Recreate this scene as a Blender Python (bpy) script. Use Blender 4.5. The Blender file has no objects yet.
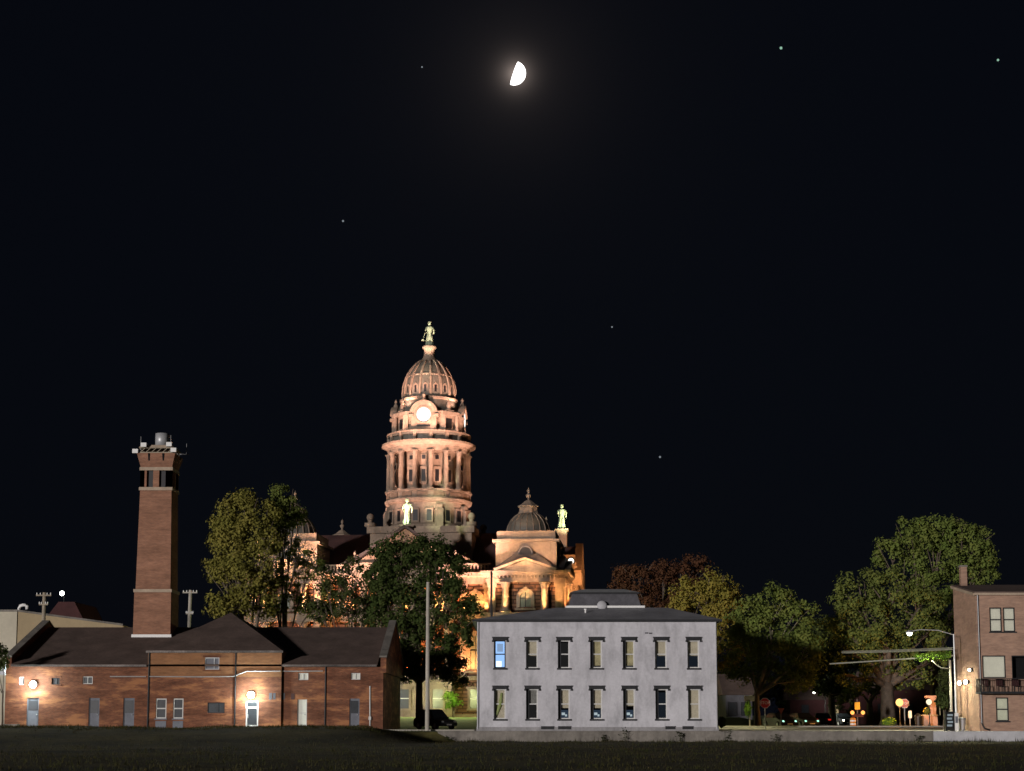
import bpy, math, random
from mathutils import Vector, Matrix
R = math.radians
PI = math.pi
random.seed(7)
S = bpy.context.scene
C = S.collection

# ------------------------------------------------------------------ camera
FPX, PITCH, HORIZON, CAMZ = 1600.0, R(6.4), 715.0, 1.1
PPY = HORIZON - FPX * math.tan(PITCH)
cam_d = bpy.data.cameras.new('camera'); cam = bpy.data.objects.new('camera', cam_d); C.objects.link(cam)
cam.location = (0, 0, CAMZ); cam.rotation_euler = (PI/2 + PITCH, 0, 0)
cam_d.sensor_width = 36; cam_d.lens = 36*FPX/1024; cam_d.shift_y = (PPY-385.5)/1024
cam_d.clip_start = 0.3; cam_d.clip_end = 6000
S.camera = cam

# ------------------------------------------------------------------ night sky, key light, exposure
def ray(px, py):
    cx, cy = (px-512)/FPX, (PPY-py)/FPX
    return Vector((cx, math.cos(PITCH)-cy*math.sin(PITCH), math.sin(PITCH)+cy*math.cos(PITCH)))
def at(px, py, Y):
    d = ray(px, py); return Vector((0, 0, CAMZ)) + d*(Y/d.y)
def zat(py, Y, px=512): return at(px, py, Y).z
def xat(px, Y, py=700): return at(px, py, Y).x

SUN_EL, SUN_AZ = R(3.6), R(32)      # low wash of town light from behind the camera, left of it
sun_dir = Vector((math.sin(SUN_AZ)*math.cos(SUN_EL), math.cos(SUN_AZ)*math.cos(SUN_EL), -math.sin(SUN_EL)))
W = bpy.data.worlds.new('World'); S.world = W; W.use_nodes = True
nt = W.node_tree; nt.nodes.clear()
out = nt.nodes.new('ShaderNodeOutputWorld'); bg = nt.nodes.new('ShaderNodeBackground')
sky = nt.nodes.new('ShaderNodeTexSky'); sky.sky_type = 'NISHITA'; sky.sun_disc = False
sky.sun_elevation = SUN_EL; sky.sun_rotation = PI + SUN_AZ
sc_ = nt.nodes.new('ShaderNodeVectorMath'); sc_.operation = 'SCALE'; sc_.inputs['Scale'].default_value = 0.00022
nt.links.new(sky.outputs[0], sc_.inputs[0])
add = nt.nodes.new('ShaderNodeVectorMath'); add.operation = 'ADD'; add.inputs[1].default_value = (0.0016, 0.0022, 0.0042)
nt.links.new(sc_.outputs[0], add.inputs[0])
# thin air lit up around the moon
tc = nt.nodes.new('ShaderNodeTexCoord'); nrm = nt.nodes.new('ShaderNodeVectorMath'); nrm.operation = 'NORMALIZE'
nt.links.new(tc.outputs['Generated'], nrm.inputs[0])
md = ray(516, 74).normalized()
dist = nt.nodes.new('ShaderNodeVectorMath'); dist.operation = 'DISTANCE'; dist.inputs[1].default_value = md
nt.links.new(nrm.outputs[0], dist.inputs[0])
def wmath(op, a, b):
    n = nt.nodes.new('ShaderNodeMath'); n.operation = op
    for i, v in enumerate((a, b)):
        if isinstance(v, (int, float)): n.inputs[i].default_value = v
        elif v is not None: nt.links.new(v, n.inputs[i])
    return n.outputs[0]
g1 = wmath('MULTIPLY', wmath('POWER', 2.718, wmath('MULTIPLY', dist.outputs['Value'], -1/0.0042)), 0.42)
g2 = wmath('MULTIPLY', wmath('POWER', 2.718, wmath('MULTIPLY', dist.outputs['Value'], -1/0.024)), 0.017)
g3 = wmath('MULTIPLY', wmath('POWER', 2.718, wmath('MULTIPLY', dist.outputs['Value'], -1/0.11)), 0.0022)
gl = nt.nodes.new('ShaderNodeVectorMath'); gl.operation = 'SCALE'; gl.inputs[0].default_value = (1.0, 0.80, 0.70)
nt.links.new(wmath('ADD', wmath('ADD', g1, g2), g3), gl.inputs['Scale'])
add2 = nt.nodes.new('ShaderNodeVectorMath'); add2.operation = 'ADD'
nt.links.new(add.outputs[0], add2.inputs[0]); nt.links.new(gl.outputs[0], add2.inputs[1])
nt.links.new(add2.outputs[0], bg.inputs[0]); bg.inputs[1].default_value = 1.0
nt.links.new(bg.outputs[0], out.inputs[0])

sd = bpy.data.lights.new('town_light', 'SUN'); sun = bpy.data.objects.new('town_light', sd); C.objects.link(sun)
sd.energy = 2.35; sd.angle = R(2.5); sd.color = (1.0, 0.93, 0.90)
sun.rotation_euler = sun_dir.to_track_quat('-Z', 'Y').to_euler()
S.view_settings.view_transform = 'Standard'; S.view_settings.look = 'None'
S.view_settings.exposure = 0; S.view_settings.gamma = 1; S.view_settings.use_curve_mapping = False
S.render.engine = 'CYCLES'
S.cycles.use_denoising = True; S.cycles.max_bounces = 6; S.cycles.diffuse_bounces = 3; S.cycles.transparent_max_bounces = 12
S.cycles.sample_clamp_indirect = 4

# ------------------------------------------------------------------ materials
def new_mat(name):
    m = bpy.data.materials.new(name); m.use_nodes = True; m.node_tree.nodes.clear()
    o = m.node_tree.nodes.new('ShaderNodeOutputMaterial')
    return m, m.node_tree, o
def noise(nt, vec, scale, detail=5, rough=.6):
    n = nt.nodes.new('ShaderNodeTexNoise'); n.inputs['Scale'].default_value = scale
    n.inputs['Detail'].default_value = detail; n.inputs['Roughness'].default_value = rough
    if vec is not None: nt.links.new(vec, n.inputs['Vector'])
    return n
def mixc(nt, fac, a, b, mode='MIX'):
    n = nt.nodes.new('ShaderNodeMix'); n.data_type = 'RGBA'; n.blend_type = mode
    for sock, v in ((n.inputs[0], fac), (n.inputs[6], a), (n.inputs[7], b)):
        if isinstance(v, (int, float)): sock.default_value = v
        elif isinstance(v, tuple): sock.default_value = (*v, 1) if len(v) == 3 else v
        else: nt.links.new(v, sock)
    return n.outputs[2]
def ramp(nt, fac, a, b):
    n = nt.nodes.new('ShaderNodeMapRange'); n.inputs[1].default_value = a; n.inputs[2].default_value = b
    nt.links.new(fac, n.inputs[0]); return n.outputs[0]
def mul(c, k): return tuple(min(1, x*k) for x in c)
def mat(name, col, rough=.85, var=.25, scale=1.2, col2=None, stain=0, bump=.0, metal=0, spec=.3, fine=12, streak=False):
    m, nt, o = new_mat(name)
    p = nt.nodes.new('ShaderNodeBsdfPrincipled'); tc = nt.nodes.new('ShaderNodeTexCoord')
    v = tc.outputs['Object']
    n1 = noise(nt, v, scale); n2 = noise(nt, v, fine)
    c = mixc(nt, ramp(nt, n1.outputs[0], .3, .7), mul(col, 1-var), mul(col2 or col, 1+var))
    c = mixc(nt, ramp(nt, n2.outputs[0], .3, .7), mul((1, 1, 1), 1-var*.6), (1, 1, 1)) if False else mixc(nt, 1.0, c, mixc(nt, ramp(nt, n2.outputs[0], .35, .65), (1-var*.8,)*3, (1, 1, 1)), 'MULTIPLY')
    if stain:
        mp = nt.nodes.new('ShaderNodeMapping'); mp.inputs['Scale'].default_value = (1.2, 1.2, .16 if streak else .5)
        nt.links.new(v, mp.inputs[0])
        n3 = noise(nt, mp.outputs[0], .9, 6, .65)
        c = mixc(nt, ramp(nt, n3.outputs[0], .46, .75), c, mixc(nt, stain, c, mul(col, .25)))
    nt.links.new(c, p.inputs['Base Color']); p.inputs['Roughness'].default_value = rough
    p.inputs['Metallic'].default_value = metal; p.inputs['Specular IOR Level'].default_value = spec
    if bump:
        b = nt.nodes.new('ShaderNodeBump'); b.inputs['Strength'].default_value = bump; b.inputs['Distance'].default_value = .05
        nt.links.new(n2.outputs[0], b.inputs['Height']); nt.links.new(b.outputs[0], p.inputs['Normal'])
    nt.links.new(p.outputs[0], o.inputs[0]); return m
def brick(name, a, b, mortar, scale=1.0, patch=None, stain=.4):
    m, nt, o = new_mat(name)
    p = nt.nodes.new('ShaderNodeBsdfPrincipled'); tc = nt.nodes.new('ShaderNodeTexCoord')
    sp = nt.nodes.new('ShaderNodeSeparateXYZ'); nt.links.new(tc.outputs['Object'], sp.inputs[0])
    ad = nt.nodes.new('ShaderNodeMath'); nt.links.new(sp.outputs[0], ad.inputs[0]); nt.links.new(sp.outputs[1], ad.inputs[1])
    cb = nt.nodes.new('ShaderNodeCombineXYZ'); nt.links.new(ad.outputs[0], cb.inputs[0]); nt.links.new(sp.outputs[2], cb.inputs[1])
    bt = nt.nodes.new('ShaderNodeTexBrick'); nt.links.new(cb.outputs[0], bt.inputs['Vector'])
    bt.inputs['Color1'].default_value = (*a, 1); bt.inputs['Color2'].default_value = (*b, 1); bt.inputs['Mortar'].default_value = (*mortar, 1)
    bt.inputs['Scale'].default_value = scale; bt.inputs['Brick Width'].default_value = .22; bt.inputs['Row Height'].default_value = .075
    bt.inputs['Mortar Size'].default_value = .012
    mpb = nt.nodes.new('ShaderNodeMapping'); mpb.inputs['Scale'].default_value = (.30, .30, 1.25); nt.links.new(tc.outputs['Object'], mpb.inputs[0])
    n = noise(nt, mpb.outputs[0], .9, 7, .68); n2 = noise(nt, mpb.outputs[0], 5, 5)
    c = mixc(nt, 1.0, bt.outputs[0], mixc(nt, ramp(nt, n.outputs[0], .35, .68), (1-stain,)*3, (1.15, 1.15, 1.15)), 'MULTIPLY')
    c = mixc(nt, 1.0, c, mixc(nt, ramp(nt, n2.outputs[0], .3, .7), (.72, .72, .74), (1.1, 1.08, 1.05)), 'MULTIPLY')
    if patch: c = mixc(nt, ramp(nt, n.outputs[0], .52, .6), c, mixc(nt, .7, c, patch))
    nt.links.new(c, p.inputs['Base Color']); p.inputs['Roughness'].default_value = .9; p.inputs['Specular IOR Level'].default_value = .15
    bm = nt.nodes.new('ShaderNodeBump'); bm.inputs['Strength'].default_value = .4; bm.inputs['Distance'].default_value = .02
    nt.links.new(bt.outputs['Fac'], bm.inputs['Height']); bm.invert = True; nt.links.new(bm.outputs[0], p.inputs['Normal'])
    nt.links.new(p.outputs[0], o.inputs[0]); return m
def emit(name, col, s):
    m, nt, o = new_mat(name); e = nt.nodes.new('ShaderNodeEmission')
    e.inputs[0].default_value = (*col, 1); e.inputs[1].default_value = s; nt.links.new(e.outputs[0], o.inputs[0]); return m
def glass(name, tint=(1, 1, 1), opaque=.0):
    m, nt, o = new_mat(name)
    g = nt.nodes.new('ShaderNodeBsdfGlossy'); g.inputs['Roughness'].default_value = .06
    t = nt.nodes.new('ShaderNodeBsdfTransparent'); t.inputs[0].default_value = (*tint, 1)
    f = nt.nodes.new('ShaderNodeFresnel'); f.inputs[0].default_value = 1.5
    mx = nt.nodes.new('ShaderNodeMixShader'); nt.links.new(f.outputs[0], mx.inputs[0])
    nt.links.new(t.outputs[0], mx.inputs[1]); nt.links.new(g.outputs[0], mx.inputs[2]); nt.links.new(mx.outputs[0], o.inputs[0]); return m
def leafmat(name, a, b, transl=.25, c3=None):
    m, nt, o = new_mat(name); tc = nt.nodes.new('ShaderNodeTexCoord')
    n = noise(nt, tc.outputs['Object'], .5, 3); n2 = noise(nt, tc.outputs['Object'], 3.5, 2)
    c = mixc(nt, ramp(nt, n.outputs[0], .35, .65), a, b)
    if c3: c = mixc(nt, ramp(nt, n2.outputs[0], .55, .7), c, c3)
    d = nt.nodes.new('ShaderNodeBsdfDiffuse'); t = nt.nodes.new('ShaderNodeBsdfTranslucent')
    nt.links.new(c, d.inputs[0]); nt.links.new(c, t.inputs[0])
    mx = nt.nodes.new('ShaderNodeMixShader'); mx.inputs[0].default_value = transl
    nt.links.new(d.outputs[0], mx.inputs[1]); nt.links.new(t.outputs[0], mx.inputs[2]); nt.links.new(mx.outputs[0], o.inputs[0]); return m

M = dict(
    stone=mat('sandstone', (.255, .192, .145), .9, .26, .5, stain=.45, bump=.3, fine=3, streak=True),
    stone_d=mat('dark_or_shaded_sandstone', (.20, .14, .10), .9, .3, .4, stain=.4, bump=.3, fine=3),
    rust=brick('rusticated_stone', (.20, .105, .065), (.14, .07, .042), (.06, .03, .02), .16, stain=.35),
    slate=mat('slate_roof', (.035, .028, .028), .7, .3, .5, fine=6, stain=.3),
    redslate=mat('red_slate_roof', (.075, .038, .035), .75, .3, .5, fine=6),
    domelead=mat('dome_sheet_metal', (.135, .122, .10), .55, .25, .6, stain=.4, streak=True, fine=4),
    bronze=mat('verdigris_bronze', (.25, .30, .21), .7, .2, 2),
    dark=mat('dark_opening', (.012, .012, .014), .4, .2, 1),
    brick=brick('red_brick', (.31, .105, .052), (.21, .072, .038), (.22, .13, .09), 1, patch=(.38, .17, .075), stain=.55),
    brick_o=brick('orange_brick', (.36, .15, .06), (.31, .125, .055), (.27, .18, .11), 1, stain=.3),
    brick_c=brick('chimney_brick', (.40, .18, .105), (.32, .14, .085), (.32, .21, .15), 1, stain=.3),
    brick_r=brick('pinkish_brick', (.46, .275, .195), (.41, .24, .17), (.40, .30, .23), 1, stain=.18),
    shingle=mat('asphalt_shingle', (.125, .088, .074), .95, .25, .6, stain=.25, fine=5, bump=.3),
    roof_w=mat('grey_metal_roof', (.26, .26, .28), .6, .2, .5, fine=4),
    slate_d=mat('dark_mansard_slate', (.10, .098, .11), .8, .25, 1.2, fine=7),
    limestone=mat('limestone_trim', (.42, .33, .245), .85, .2, 1.5, fine=9),
    white_w=mat('painted_white_brick', (.56, .555, .59), .85, .13, .30, stain=.5, fine=5, bump=.2),
    plinth=mat('grey_plinth', (.33, .32, .33), .9, .2, .5, stain=.5, fine=6),
    trim_d=mat('dark_painted_trim', (.022, .023, .026), .6, .2, 3),
    trim_w=mat('white_painted_wood', (.58, .58, .56), .6, .08, 4),
    metal_g=mat('galvanised_metal', (.45, .46, .47), .45, .15, 3, metal=.3),
    gpaint=mat('grey_painted_door', (.15, .16, .19), .6, .15, 2),
    gut=mat('worn_gutter_metal', (.13, .11, .10), .5, .7, .5, metal=.3),
    glass=glass('window_glass', (1, 1, .98)),
    dglass=mat('dark_glass', (.03, .035, .042), .3, .2, 3, spec=.6),
    blind=mat('cream_window_blind', (.46, .42, .34), .9, .12, 3),
    blindw=mat('white_window_blind', (.66, .67, .60), .9, .06, 2),
    conc=mat('weathered_concrete', (.23, .21, .185), .95, .25, .6, stain=.6, streak=True, fine=5, bump=.3),
    conc_l=mat('pale_concrete', (.48, .48, .50), .9, .12, .6, stain=.25, fine=5, bump=.2),
    asphalt=mat('asphalt', (.17, .16, .14), .9, .25, .5, fine=9, bump=.2),
    pave=mat('concrete_pavement', (.34, .32, .27), .9, .18, .4, fine=6),
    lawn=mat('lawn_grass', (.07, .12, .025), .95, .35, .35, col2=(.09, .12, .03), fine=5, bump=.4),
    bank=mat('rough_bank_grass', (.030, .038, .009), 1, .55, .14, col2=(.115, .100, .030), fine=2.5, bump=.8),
    wood=mat('weathered_pole_wood', (.34, .29, .22), .9, .2, 1.0, fine=8),
    wood_p=mat('pale_pole_wood', (.42, .39, .33), .9, .2, .8, fine=8),
    bark=mat('tree_bark', (.13, .10, .075), .95, .35, 2, fine=10, bump=.5),
    bark_l=mat('pale_tree_bark', (.24, .21, .15), .95, .3, 2, fine=10, bump=.5),
    tan=mat('tan_metal_siding', (.42, .33, .20), .8, .1, .3, fine=3),
    cream=mat('cream_metal_siding', (.50, .46, .36), .8, .1, .3, fine=3),
    maroon=mat('maroon_roofing', (.06, .02, .02), .8, .2, 1),
    black=mat('black_paint', (.012, .012, .013), .35, .2, 4, spec=.5),
    carblack=mat('dark_car_paint', (.02, .022, .025), .5, .1, 2, spec=.3),
    cargrey=mat('grey_car_paint', (.03, .033, .037), .5, .1, 2, spec=.3),
    rubber=mat('tyre_rubber', (.015, .015, .015), .9, .2, 8),
    stopred=mat('red_sign_sheeting', (.62, .035, .04), .45, .1, 6),
    signw=mat('white_sign_sheeting', (.80, .80, .78), .5, .05, 6),
    signy=mat('yellow_sign_sheeting', (.75, .45, .05), .5, .08, 6),
    orange=mat('orange_plastic', (.75, .25, .03), .5, .1, 6),
    pinkb=mat('lamplight_tinted_brick', (.52, .30, .22), .85, .2, 1.5),  # orange lamplight on the brick is put into this salmon colour
    lamp_w=emit('lamp_cool_white', (.95, 1.0, .92), 14), lamp_y=emit('lamp_warm_white', (1, .90, .62), 14),
    lamp_o=emit('lamp_amber', (1, .36, .08), 2.2), lamp_so=emit('lamp_sodium', (1, .56, .17), 2.0),
    lamp_y2=emit('lamp_pale_globe', (1, .86, .58), 1.3),
    clock=emit('lit_clock_face', (1, .97, .90), 1.6), tail=emit('tail_lamp_red', (1, .05, .03), .5),
    head=emit('lamp_green_white', (.45, 1, .72), 1.6), blue=emit('blue_lit_room', (.30, .52, .98), 1.25),
    moon=emit('sunlit_moon', (1, .96, .93), 3.5), star=emit('star_light', (.55, 1, .75), .5), star2=emit('faint_star_light', (.8, .9, 1), .25),
    room0=emit('pane_glow_blue', (.014, .020, .030), .6), room1=emit('pane_glow_grey', (.022, .022, .022), .6), room2=emit('pane_glow_green', (.012, .018, .016), .6),  # faint glow added so the lower panes are not black
    kiosk=emit('lit_screen', (.6, .7, .75), .35),
)

# ------------------------------------------------------------------ mesh builder
ORG = {}
class MB:
    def __init__(s): s.v = []; s.f = []
    def quad(s, *p):
        i = len(s.v); s.v += [tuple(q) for q in p]; s.f.append(tuple(range(i, i+len(p)))); return s
    def box(s, x0, x1, y0, y1, z0, z1):
        x0, x1 = min(x0, x1), max(x0, x1); y0, y1 = min(y0, y1), max(y0, y1); z0, z1 = min(z0, z1), max(z0, z1)
        i = len(s.v)
        s.v += [(x, y, z) for z in (z0, z1) for x, y in ((x0, y0), (x1, y0), (x1, y1), (x0, y1))]
        s.f += [tuple(i+k for k in f) for f in ((3, 2, 1, 0), (4, 5, 6, 7), (0, 1, 5, 4), (1, 2, 6, 5), (2, 3, 7, 6), (3, 0, 4, 7))]; return s
    def bar(s, a, b, w, h=None, up=(0, 0, 1)):
        a, b = Vector(a), Vector(b); d = (b-a).normalized(); u = Vector(up)
        if abs(d.dot(u)) > .99: u = Vector((0, 1, 0))
        r = d.cross(u).normalized(); u = r.cross(d).normalized(); h = h or w
        i = len(s.v)
        for p in (a, b):
            s.v += [tuple(p + r*x*w/2 + u*y*h/2) for x, y in ((-1, -1), (1, -1), (1, 1), (-1, 1))]
        s.f += [tuple(i+k for k in f) for f in ((3, 2, 1, 0), (4, 5, 6, 7), (0, 1, 5, 4), (1, 2, 6, 5), (2, 3, 7, 6), (3, 0, 4, 7))]; return s
    def tube(s, pts, rads, n=8):
        pts = [Vector(p) for p in pts]
        if not isinstance(rads, (list, tuple)): rads = [rads]*len(pts)
        rings = []
        for k, p in enumerate(pts):
            d = (pts[min(k+1, len(pts)-1)] - pts[max(k-1, 0)]).normalized()
            u = Vector((0, 0, 1)) if abs(d.z) < .9 else Vector((0, 1, 0))
            r = d.cross(u).normalized(); u = r.cross(d)
            i = len(s.v); rings.append(i)
            s.v += [tuple(p + (r*math.cos(2*PI*j/n) + u*math.sin(2*PI*j/n))*rads[k]) for j in range(n)]
        for a, b in zip(rings, rings[1:]):
            s.f += [(a+j, a+(j+1) % n, b+(j+1) % n, b+j) for j in range(n)]
        s.f += [tuple(rings[0]+j for j in reversed(range(n))), tuple(rings[-1]+j for j in range(n))]; return s
    def lathe(s, prof, n=16, c=(0, 0, 0), a0=0.0, cap=True, sq=None):
        rings = []
        for r, z in prof:
            rings.append(len(s.v))
            for j in range(n):
                a = a0 + 2*PI*j/n
                s.v.append((c[0]+r*math.cos(a), c[1]+r*math.sin(a), c[2]+z))
        for a, b in zip(rings, rings[1:]):
            s.f += [(a+j, a+(j+1) % n, b+(j+1) % n, b+j) for j in range(n)]
        if cap: s.f += [tuple(rings[0]+j for j in reversed(range(n))), tuple(rings[-1]+j for j in range(n))]
        return s
    def ball(s, c, r, n=10, sz=1.0):
        m = max(4, n//2)
        return s.lathe([(max(.001, r*math.sin(PI*k/m)), -r*sz*math.cos(PI*k/m)) for k in range(m+1)], n, c)
    def poly_y(s, pts, y0, y1):          # outline in x,z pushed along y
        n = len(pts); i = len(s.v)
        s.v += [(x, y0, z) for x, z in pts] + [(x, y1, z) for x, z in pts]
        s.f += [tuple(i+k for k in range(n)), tuple(i+n+k for k in reversed(range(n)))]
        s.f += [(i+(k+1) % n, i+k, i+n+k, i+n+(k+1) % n) for k in range(n)]; return s
    def poly_x(s, pts, x0, x1):          # outline in y,z pushed along x
        n = len(pts); i = len(s.v)
        s.v += [(x0, y, z) for y, z in pts] + [(x1, y, z) for y, z in pts]
        s.f += [tuple(i+k for k in range(n)), tuple(i+n+k for k in reversed(range(n)))]
        s.f += [(i+(k+1) % n, i+k, i+n+k, i+n+(k+1) % n) for k in range(n)]; return s
    def holes(s, x0, x1, z0, z1, y, holes, depth):   # wall sheet facing -y with reveals round its openings
        xs = sorted({x0, x1, *[h[0] for h in holes], *[h[1] for h in holes]}); zs = sorted({z0, z1, *[h[2] for h in holes], *[h[3] for h in holes]})
        for a, b in zip(xs, xs[1:]):
            for c, d in zip(zs, zs[1:]):
                mx, mz = (a+b)/2, (c+d)/2
                if any(h[0] < mx < h[1] and h[2] < mz < h[3] for h in holes): continue
                s.quad((a, y, c), (b, y, c), (b, y, d), (a, y, d))
        for h in holes:
            a, b, c, d = h[:4]; Y = y+depth
            s.quad((a, y, c), (a, Y, c), (a, Y, d), (a, y, d)); s.quad((b, y, c), (b, y, d), (b, Y, d), (b, Y, c))
            s.quad((a, y, d), (a, Y, d), (b, Y, d), (b, y, d)); s.quad((a, y, c), (b, y, c), (b, Y, c), (a, Y, c))
        return s
    def xf(s, mtx, start=0):
        s.v[start:] = [tuple(mtx @ Vector(p)) for p in s.v[start:]]; return s
    def build(s, name, m, parent=None, smooth=False, loc=None):
        me = bpy.data.meshes.new(name)
        org = ORG.get(parent.name, (0, 0, 0)) if parent else (loc or (0, 0, 0))
        me.from_pydata([(x-org[0], y-org[1], z-org[2]) for x, y, z in s.v], [], s.f)
        me.materials.append(m)
        if smooth:
            for p in me.polygons: p.use_smooth = True
        me.update()
        o = bpy.data.objects.new(name, me); C.objects.link(o)
        if parent: o.parent = parent; ORG[o.name] = org
        else: o.location = org; ORG[o.name] = tuple(org)
        return o
def tag(o, label=None, cat=None, group=None, kind=None):
    for k, v in (('label', label), ('category', cat), ('group', group), ('kind', kind)):
        if v: o[k] = v
    return o
def thing(name, label, cat, loc=(0, 0, 0), group=None, rz=0, local=False):
    o = bpy.data.objects.new(name, None); C.objects.link(o); o.location = loc; o.rotation_euler = (0, 0, rz)
    o.empty_display_size = .2
    ORG[o.name] = (0, 0, 0) if local else tuple(loc)
    return tag(o, label, cat, group)
def struct(name, mb, m, smooth=False): return tag(mb.build(name, m, None, smooth), kind='structure')
def copy_tree(o, parent=None):
    c = o.copy(); C.objects.link(c)
    if parent: c.parent = parent
    for ch in list(o.children): copy_tree(ch, c)
    return c
def light(kind, loc, power, col, r=.15, target=None, ang=90, blend=.6, name='lamp_or_fill_glow'):
    d = bpy.data.lights.new(name, kind); o = bpy.data.objects.new(name, d); C.objects.link(o)
    o.location = loc; d.energy = power; d.color = col
    d.shadow_soft_size = r
    if kind == 'SPOT':
        d.spot_size = R(ang); d.spot_blend = blend
        o.rotation_euler = (Vector(target)-Vector(loc)).to_track_quat('-Z', 'Y').to_euler()
    return o

# ------------------------------------------------------------------ ground
def smooth(a, b, t):
    t = max(0, min(1, (t-a)/(b-a))); return t*t*(3-2*t)
WALL_X0 = xat(438, 118)
def gz(x, y):
    z = -.60 - .25*smooth(10, 45, y)
    if y > 95:
        left = 1-smooth(WALL_X0-6, WALL_X0-.1, x)
        z += left*(1.07+.06*math.sin(x*.31)+.04*math.sin(x*1.1))*smooth(98, 117, y)
    if y > 117.3 and x < WALL_X0: z = max(z, -.10)
    return z + .03*math.sin(x*.7+y*.4) + .02*math.sin(x*1.7-y*.9)
mb = MB()
ys = [-80, -30] + [k*2.5 for k in range(-4, 38)] + [95+k*.85 for k in range(31)]
xs = sorted([-400, -200, -120] + [-80+k*2 for k in range(81)] + [120, 200, 400] + [WALL_X0-1.2, WALL_X0-.6, WALL_X0-.1])
nx = len(xs)
for y in ys:
    for x in xs: mb.v.append((x, y, gz(x, y)))
for j in range(len(ys)-1):
    for i in range(nx-1):
        a = j*nx+i
        if xs[i] >= WALL_X0 - .7 and ys[j] > 117.8: continue
        mb.f.append((a, a+1, a+nx+1, a+nx))
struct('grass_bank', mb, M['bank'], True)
mb = MB(); G0 = -.10
mb.quad((-400, 117.99, -.16), (400, 117.99, -.16), (3000, 3000, -.16), (-3000, 3000, -.16))
struct('ground', mb, M['lawn'])
# street and pavements behind the wall
mb = MB(); mb.box(17.2, 60, 118.3, 126.5, -.155, -.085); struct('pavement', mb, M['pave'])
mb = MB(); mb.quad((-3, 126.5, -.15), (80, 126.5, -.15), (80, 139, .06), (-3, 139, .06)); struct('road', mb, M['asphalt'])
mb = MB(); zq = -.15+.21*(132.7-126.5)/12.5; mb.quad((-3, 132.7, zq+.004), (80, 132.7, zq+.004), (80, 132.85, zq+.0065), (-3, 132.85, zq+.0065)); struct('road_marking', mb, M['signy'])
mb = MB(); mb.box(17.2, 75, 139, 143, -.155, .17); struct('far_pavement', mb, M['pave'])
mb = MB(); mb.quad((27, 143, -.15), (37, 143, -.15), (60, 320, -.15), (46, 320, -.15)); struct('side_street', mb, M['asphalt'])
mb = MB(); mb.box(-44, -3, 128.2, 129.6, -.17, -.05); struct('footway', mb, M['pave'])

# rough grass and weeds on the bank
mb = MB()
def blades(mb, x, y, z, h, n, spread):
    for _ in range(n):
        a = random.uniform(0, 2*PI); dx, dy = math.cos(a), math.sin(a); bx = x+random.gauss(0, spread); by = y+random.gauss(0, spread)
        hh = h*random.uniform(.5, 1.2); w = random.uniform(.012, .03); lean = random.uniform(0, .5)*hh
        zz = z if n < 0 else gz(bx, by)-.02
        mb.quad((bx-dy*w, by+dx*w, zz), (bx+dy*w, by-dx*w, zz), (bx+dx*lean+.004, by+dy*lean, zz+hh))
for _ in range(5200):
    y = random.uniform(44, 117.3); x = random.uniform(-.36, .36)*y
    blades(mb, x, y, 0, random.uniform(.06, .2), 5, .35)
for _ in range(1500):
    x = random.uniform(-43, WALL_X0-1); blades(mb, x, random.uniform(113, 119), 0, random.uniform(.08, .24), 5, .3)
for _ in range(900):
    x = random.uniform(WALL_X0, 45); blades(mb, x, 117.4, 0, random.uniform(.08, .3)*(1.6 if random.random() < .1 else .7), 4, .2)
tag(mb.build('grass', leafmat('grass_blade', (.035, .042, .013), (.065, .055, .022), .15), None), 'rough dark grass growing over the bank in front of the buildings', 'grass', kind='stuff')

mb = MB()
for j in range(13):
    for i in range(13):
        x, y = -34+i*5.0, 152+j*4; mb.v.append((x, y, -.155+1.0*smooth(152, 186, y)))
for j in range(12):
    for i in range(12): a = j*13+i; mb.f.append((a, a+1, a+14, a+13))
struct('lawn', mb, M['lawn'], True)
# floodwall along the top of the bank
x1 = xat(932, 118)
t = thing('retaining_wall', 'long low stained concrete wall in front of the white building', 'wall', (WALL_X0, 118, -1))
mb = MB(); mb.box(WALL_X0, x1-.02, 117.9, 118.28, -1.1, -.12); mb.build('wall_body', M['conc'], t)
mb = MB(); mb.box(WALL_X0-.06, x1-.02, 117.84, 118.34, -.12, -.055); mb.build('coping', M['conc'], t)
t = thing('retaining_wall', 'short clean pale concrete wall in front of the pinkish brick building', 'wall', (x1, 118, -1))
mb = MB(); mb.box(x1, x1+14, 117.86, 118.3, -1.1, -.14); mb.build('wall_body', M['conc_l'], t)
for k in range(4):
    xx = x1 + 5.2*(k+.0)+.4
mb = MB(); mb.box(x1-.01, x1+14, 117.82, 118.33, -.14, -.08); mb.build('coping', M['conc_l'], t)
def weed(px, Y, h, label, z=None):
    x = xat(px, Y); z = gz(x, Y) if z is None else z
    mb = MB()
    for _ in range(46):
        a = random.uniform(0, 2*PI); l = random.uniform(.1, .28); hh = random.uniform(.05, h); b = Vector((x+random.gauss(0, .16), Y+random.gauss(0, .12), z+hh))
        d = Vector((math.cos(a), math.sin(a), random.uniform(-.2, .7)))*l; w = Vector((-math.sin(a), math.cos(a), 0))*l*.3
        mb.quad(b, b+d*.5+w, b+d, b+d*.5-w)
    for _ in range(5): mb.tube([(x+random.gauss(0, .06), Y, z-.03), (x+random.gauss(0, .2), Y+random.gauss(0, .1), z+h*.9)], [.012, .005], 4)
    tag(mb.build('weed', WEED, None, loc=(x, Y, z)), label, 'weed', 'weeds along the foot of the low wall')
WEED = leafmat('weed_leaf', (.03, .045, .015), (.05, .06, .02))
weed(626, 117.5, 1.0, 'tall dark weed against the low wall below the third lower window from the right')
weed(604, 117.5, .45, 'small dark weed at the wall foot below the middle of the white building')
weed(680, 117.6, .7, 'thin dark weed at the wall foot near the right end of the white building')
weed(726, 117.5, .8, 'dark weed at the wall foot just right of the white building')
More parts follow.
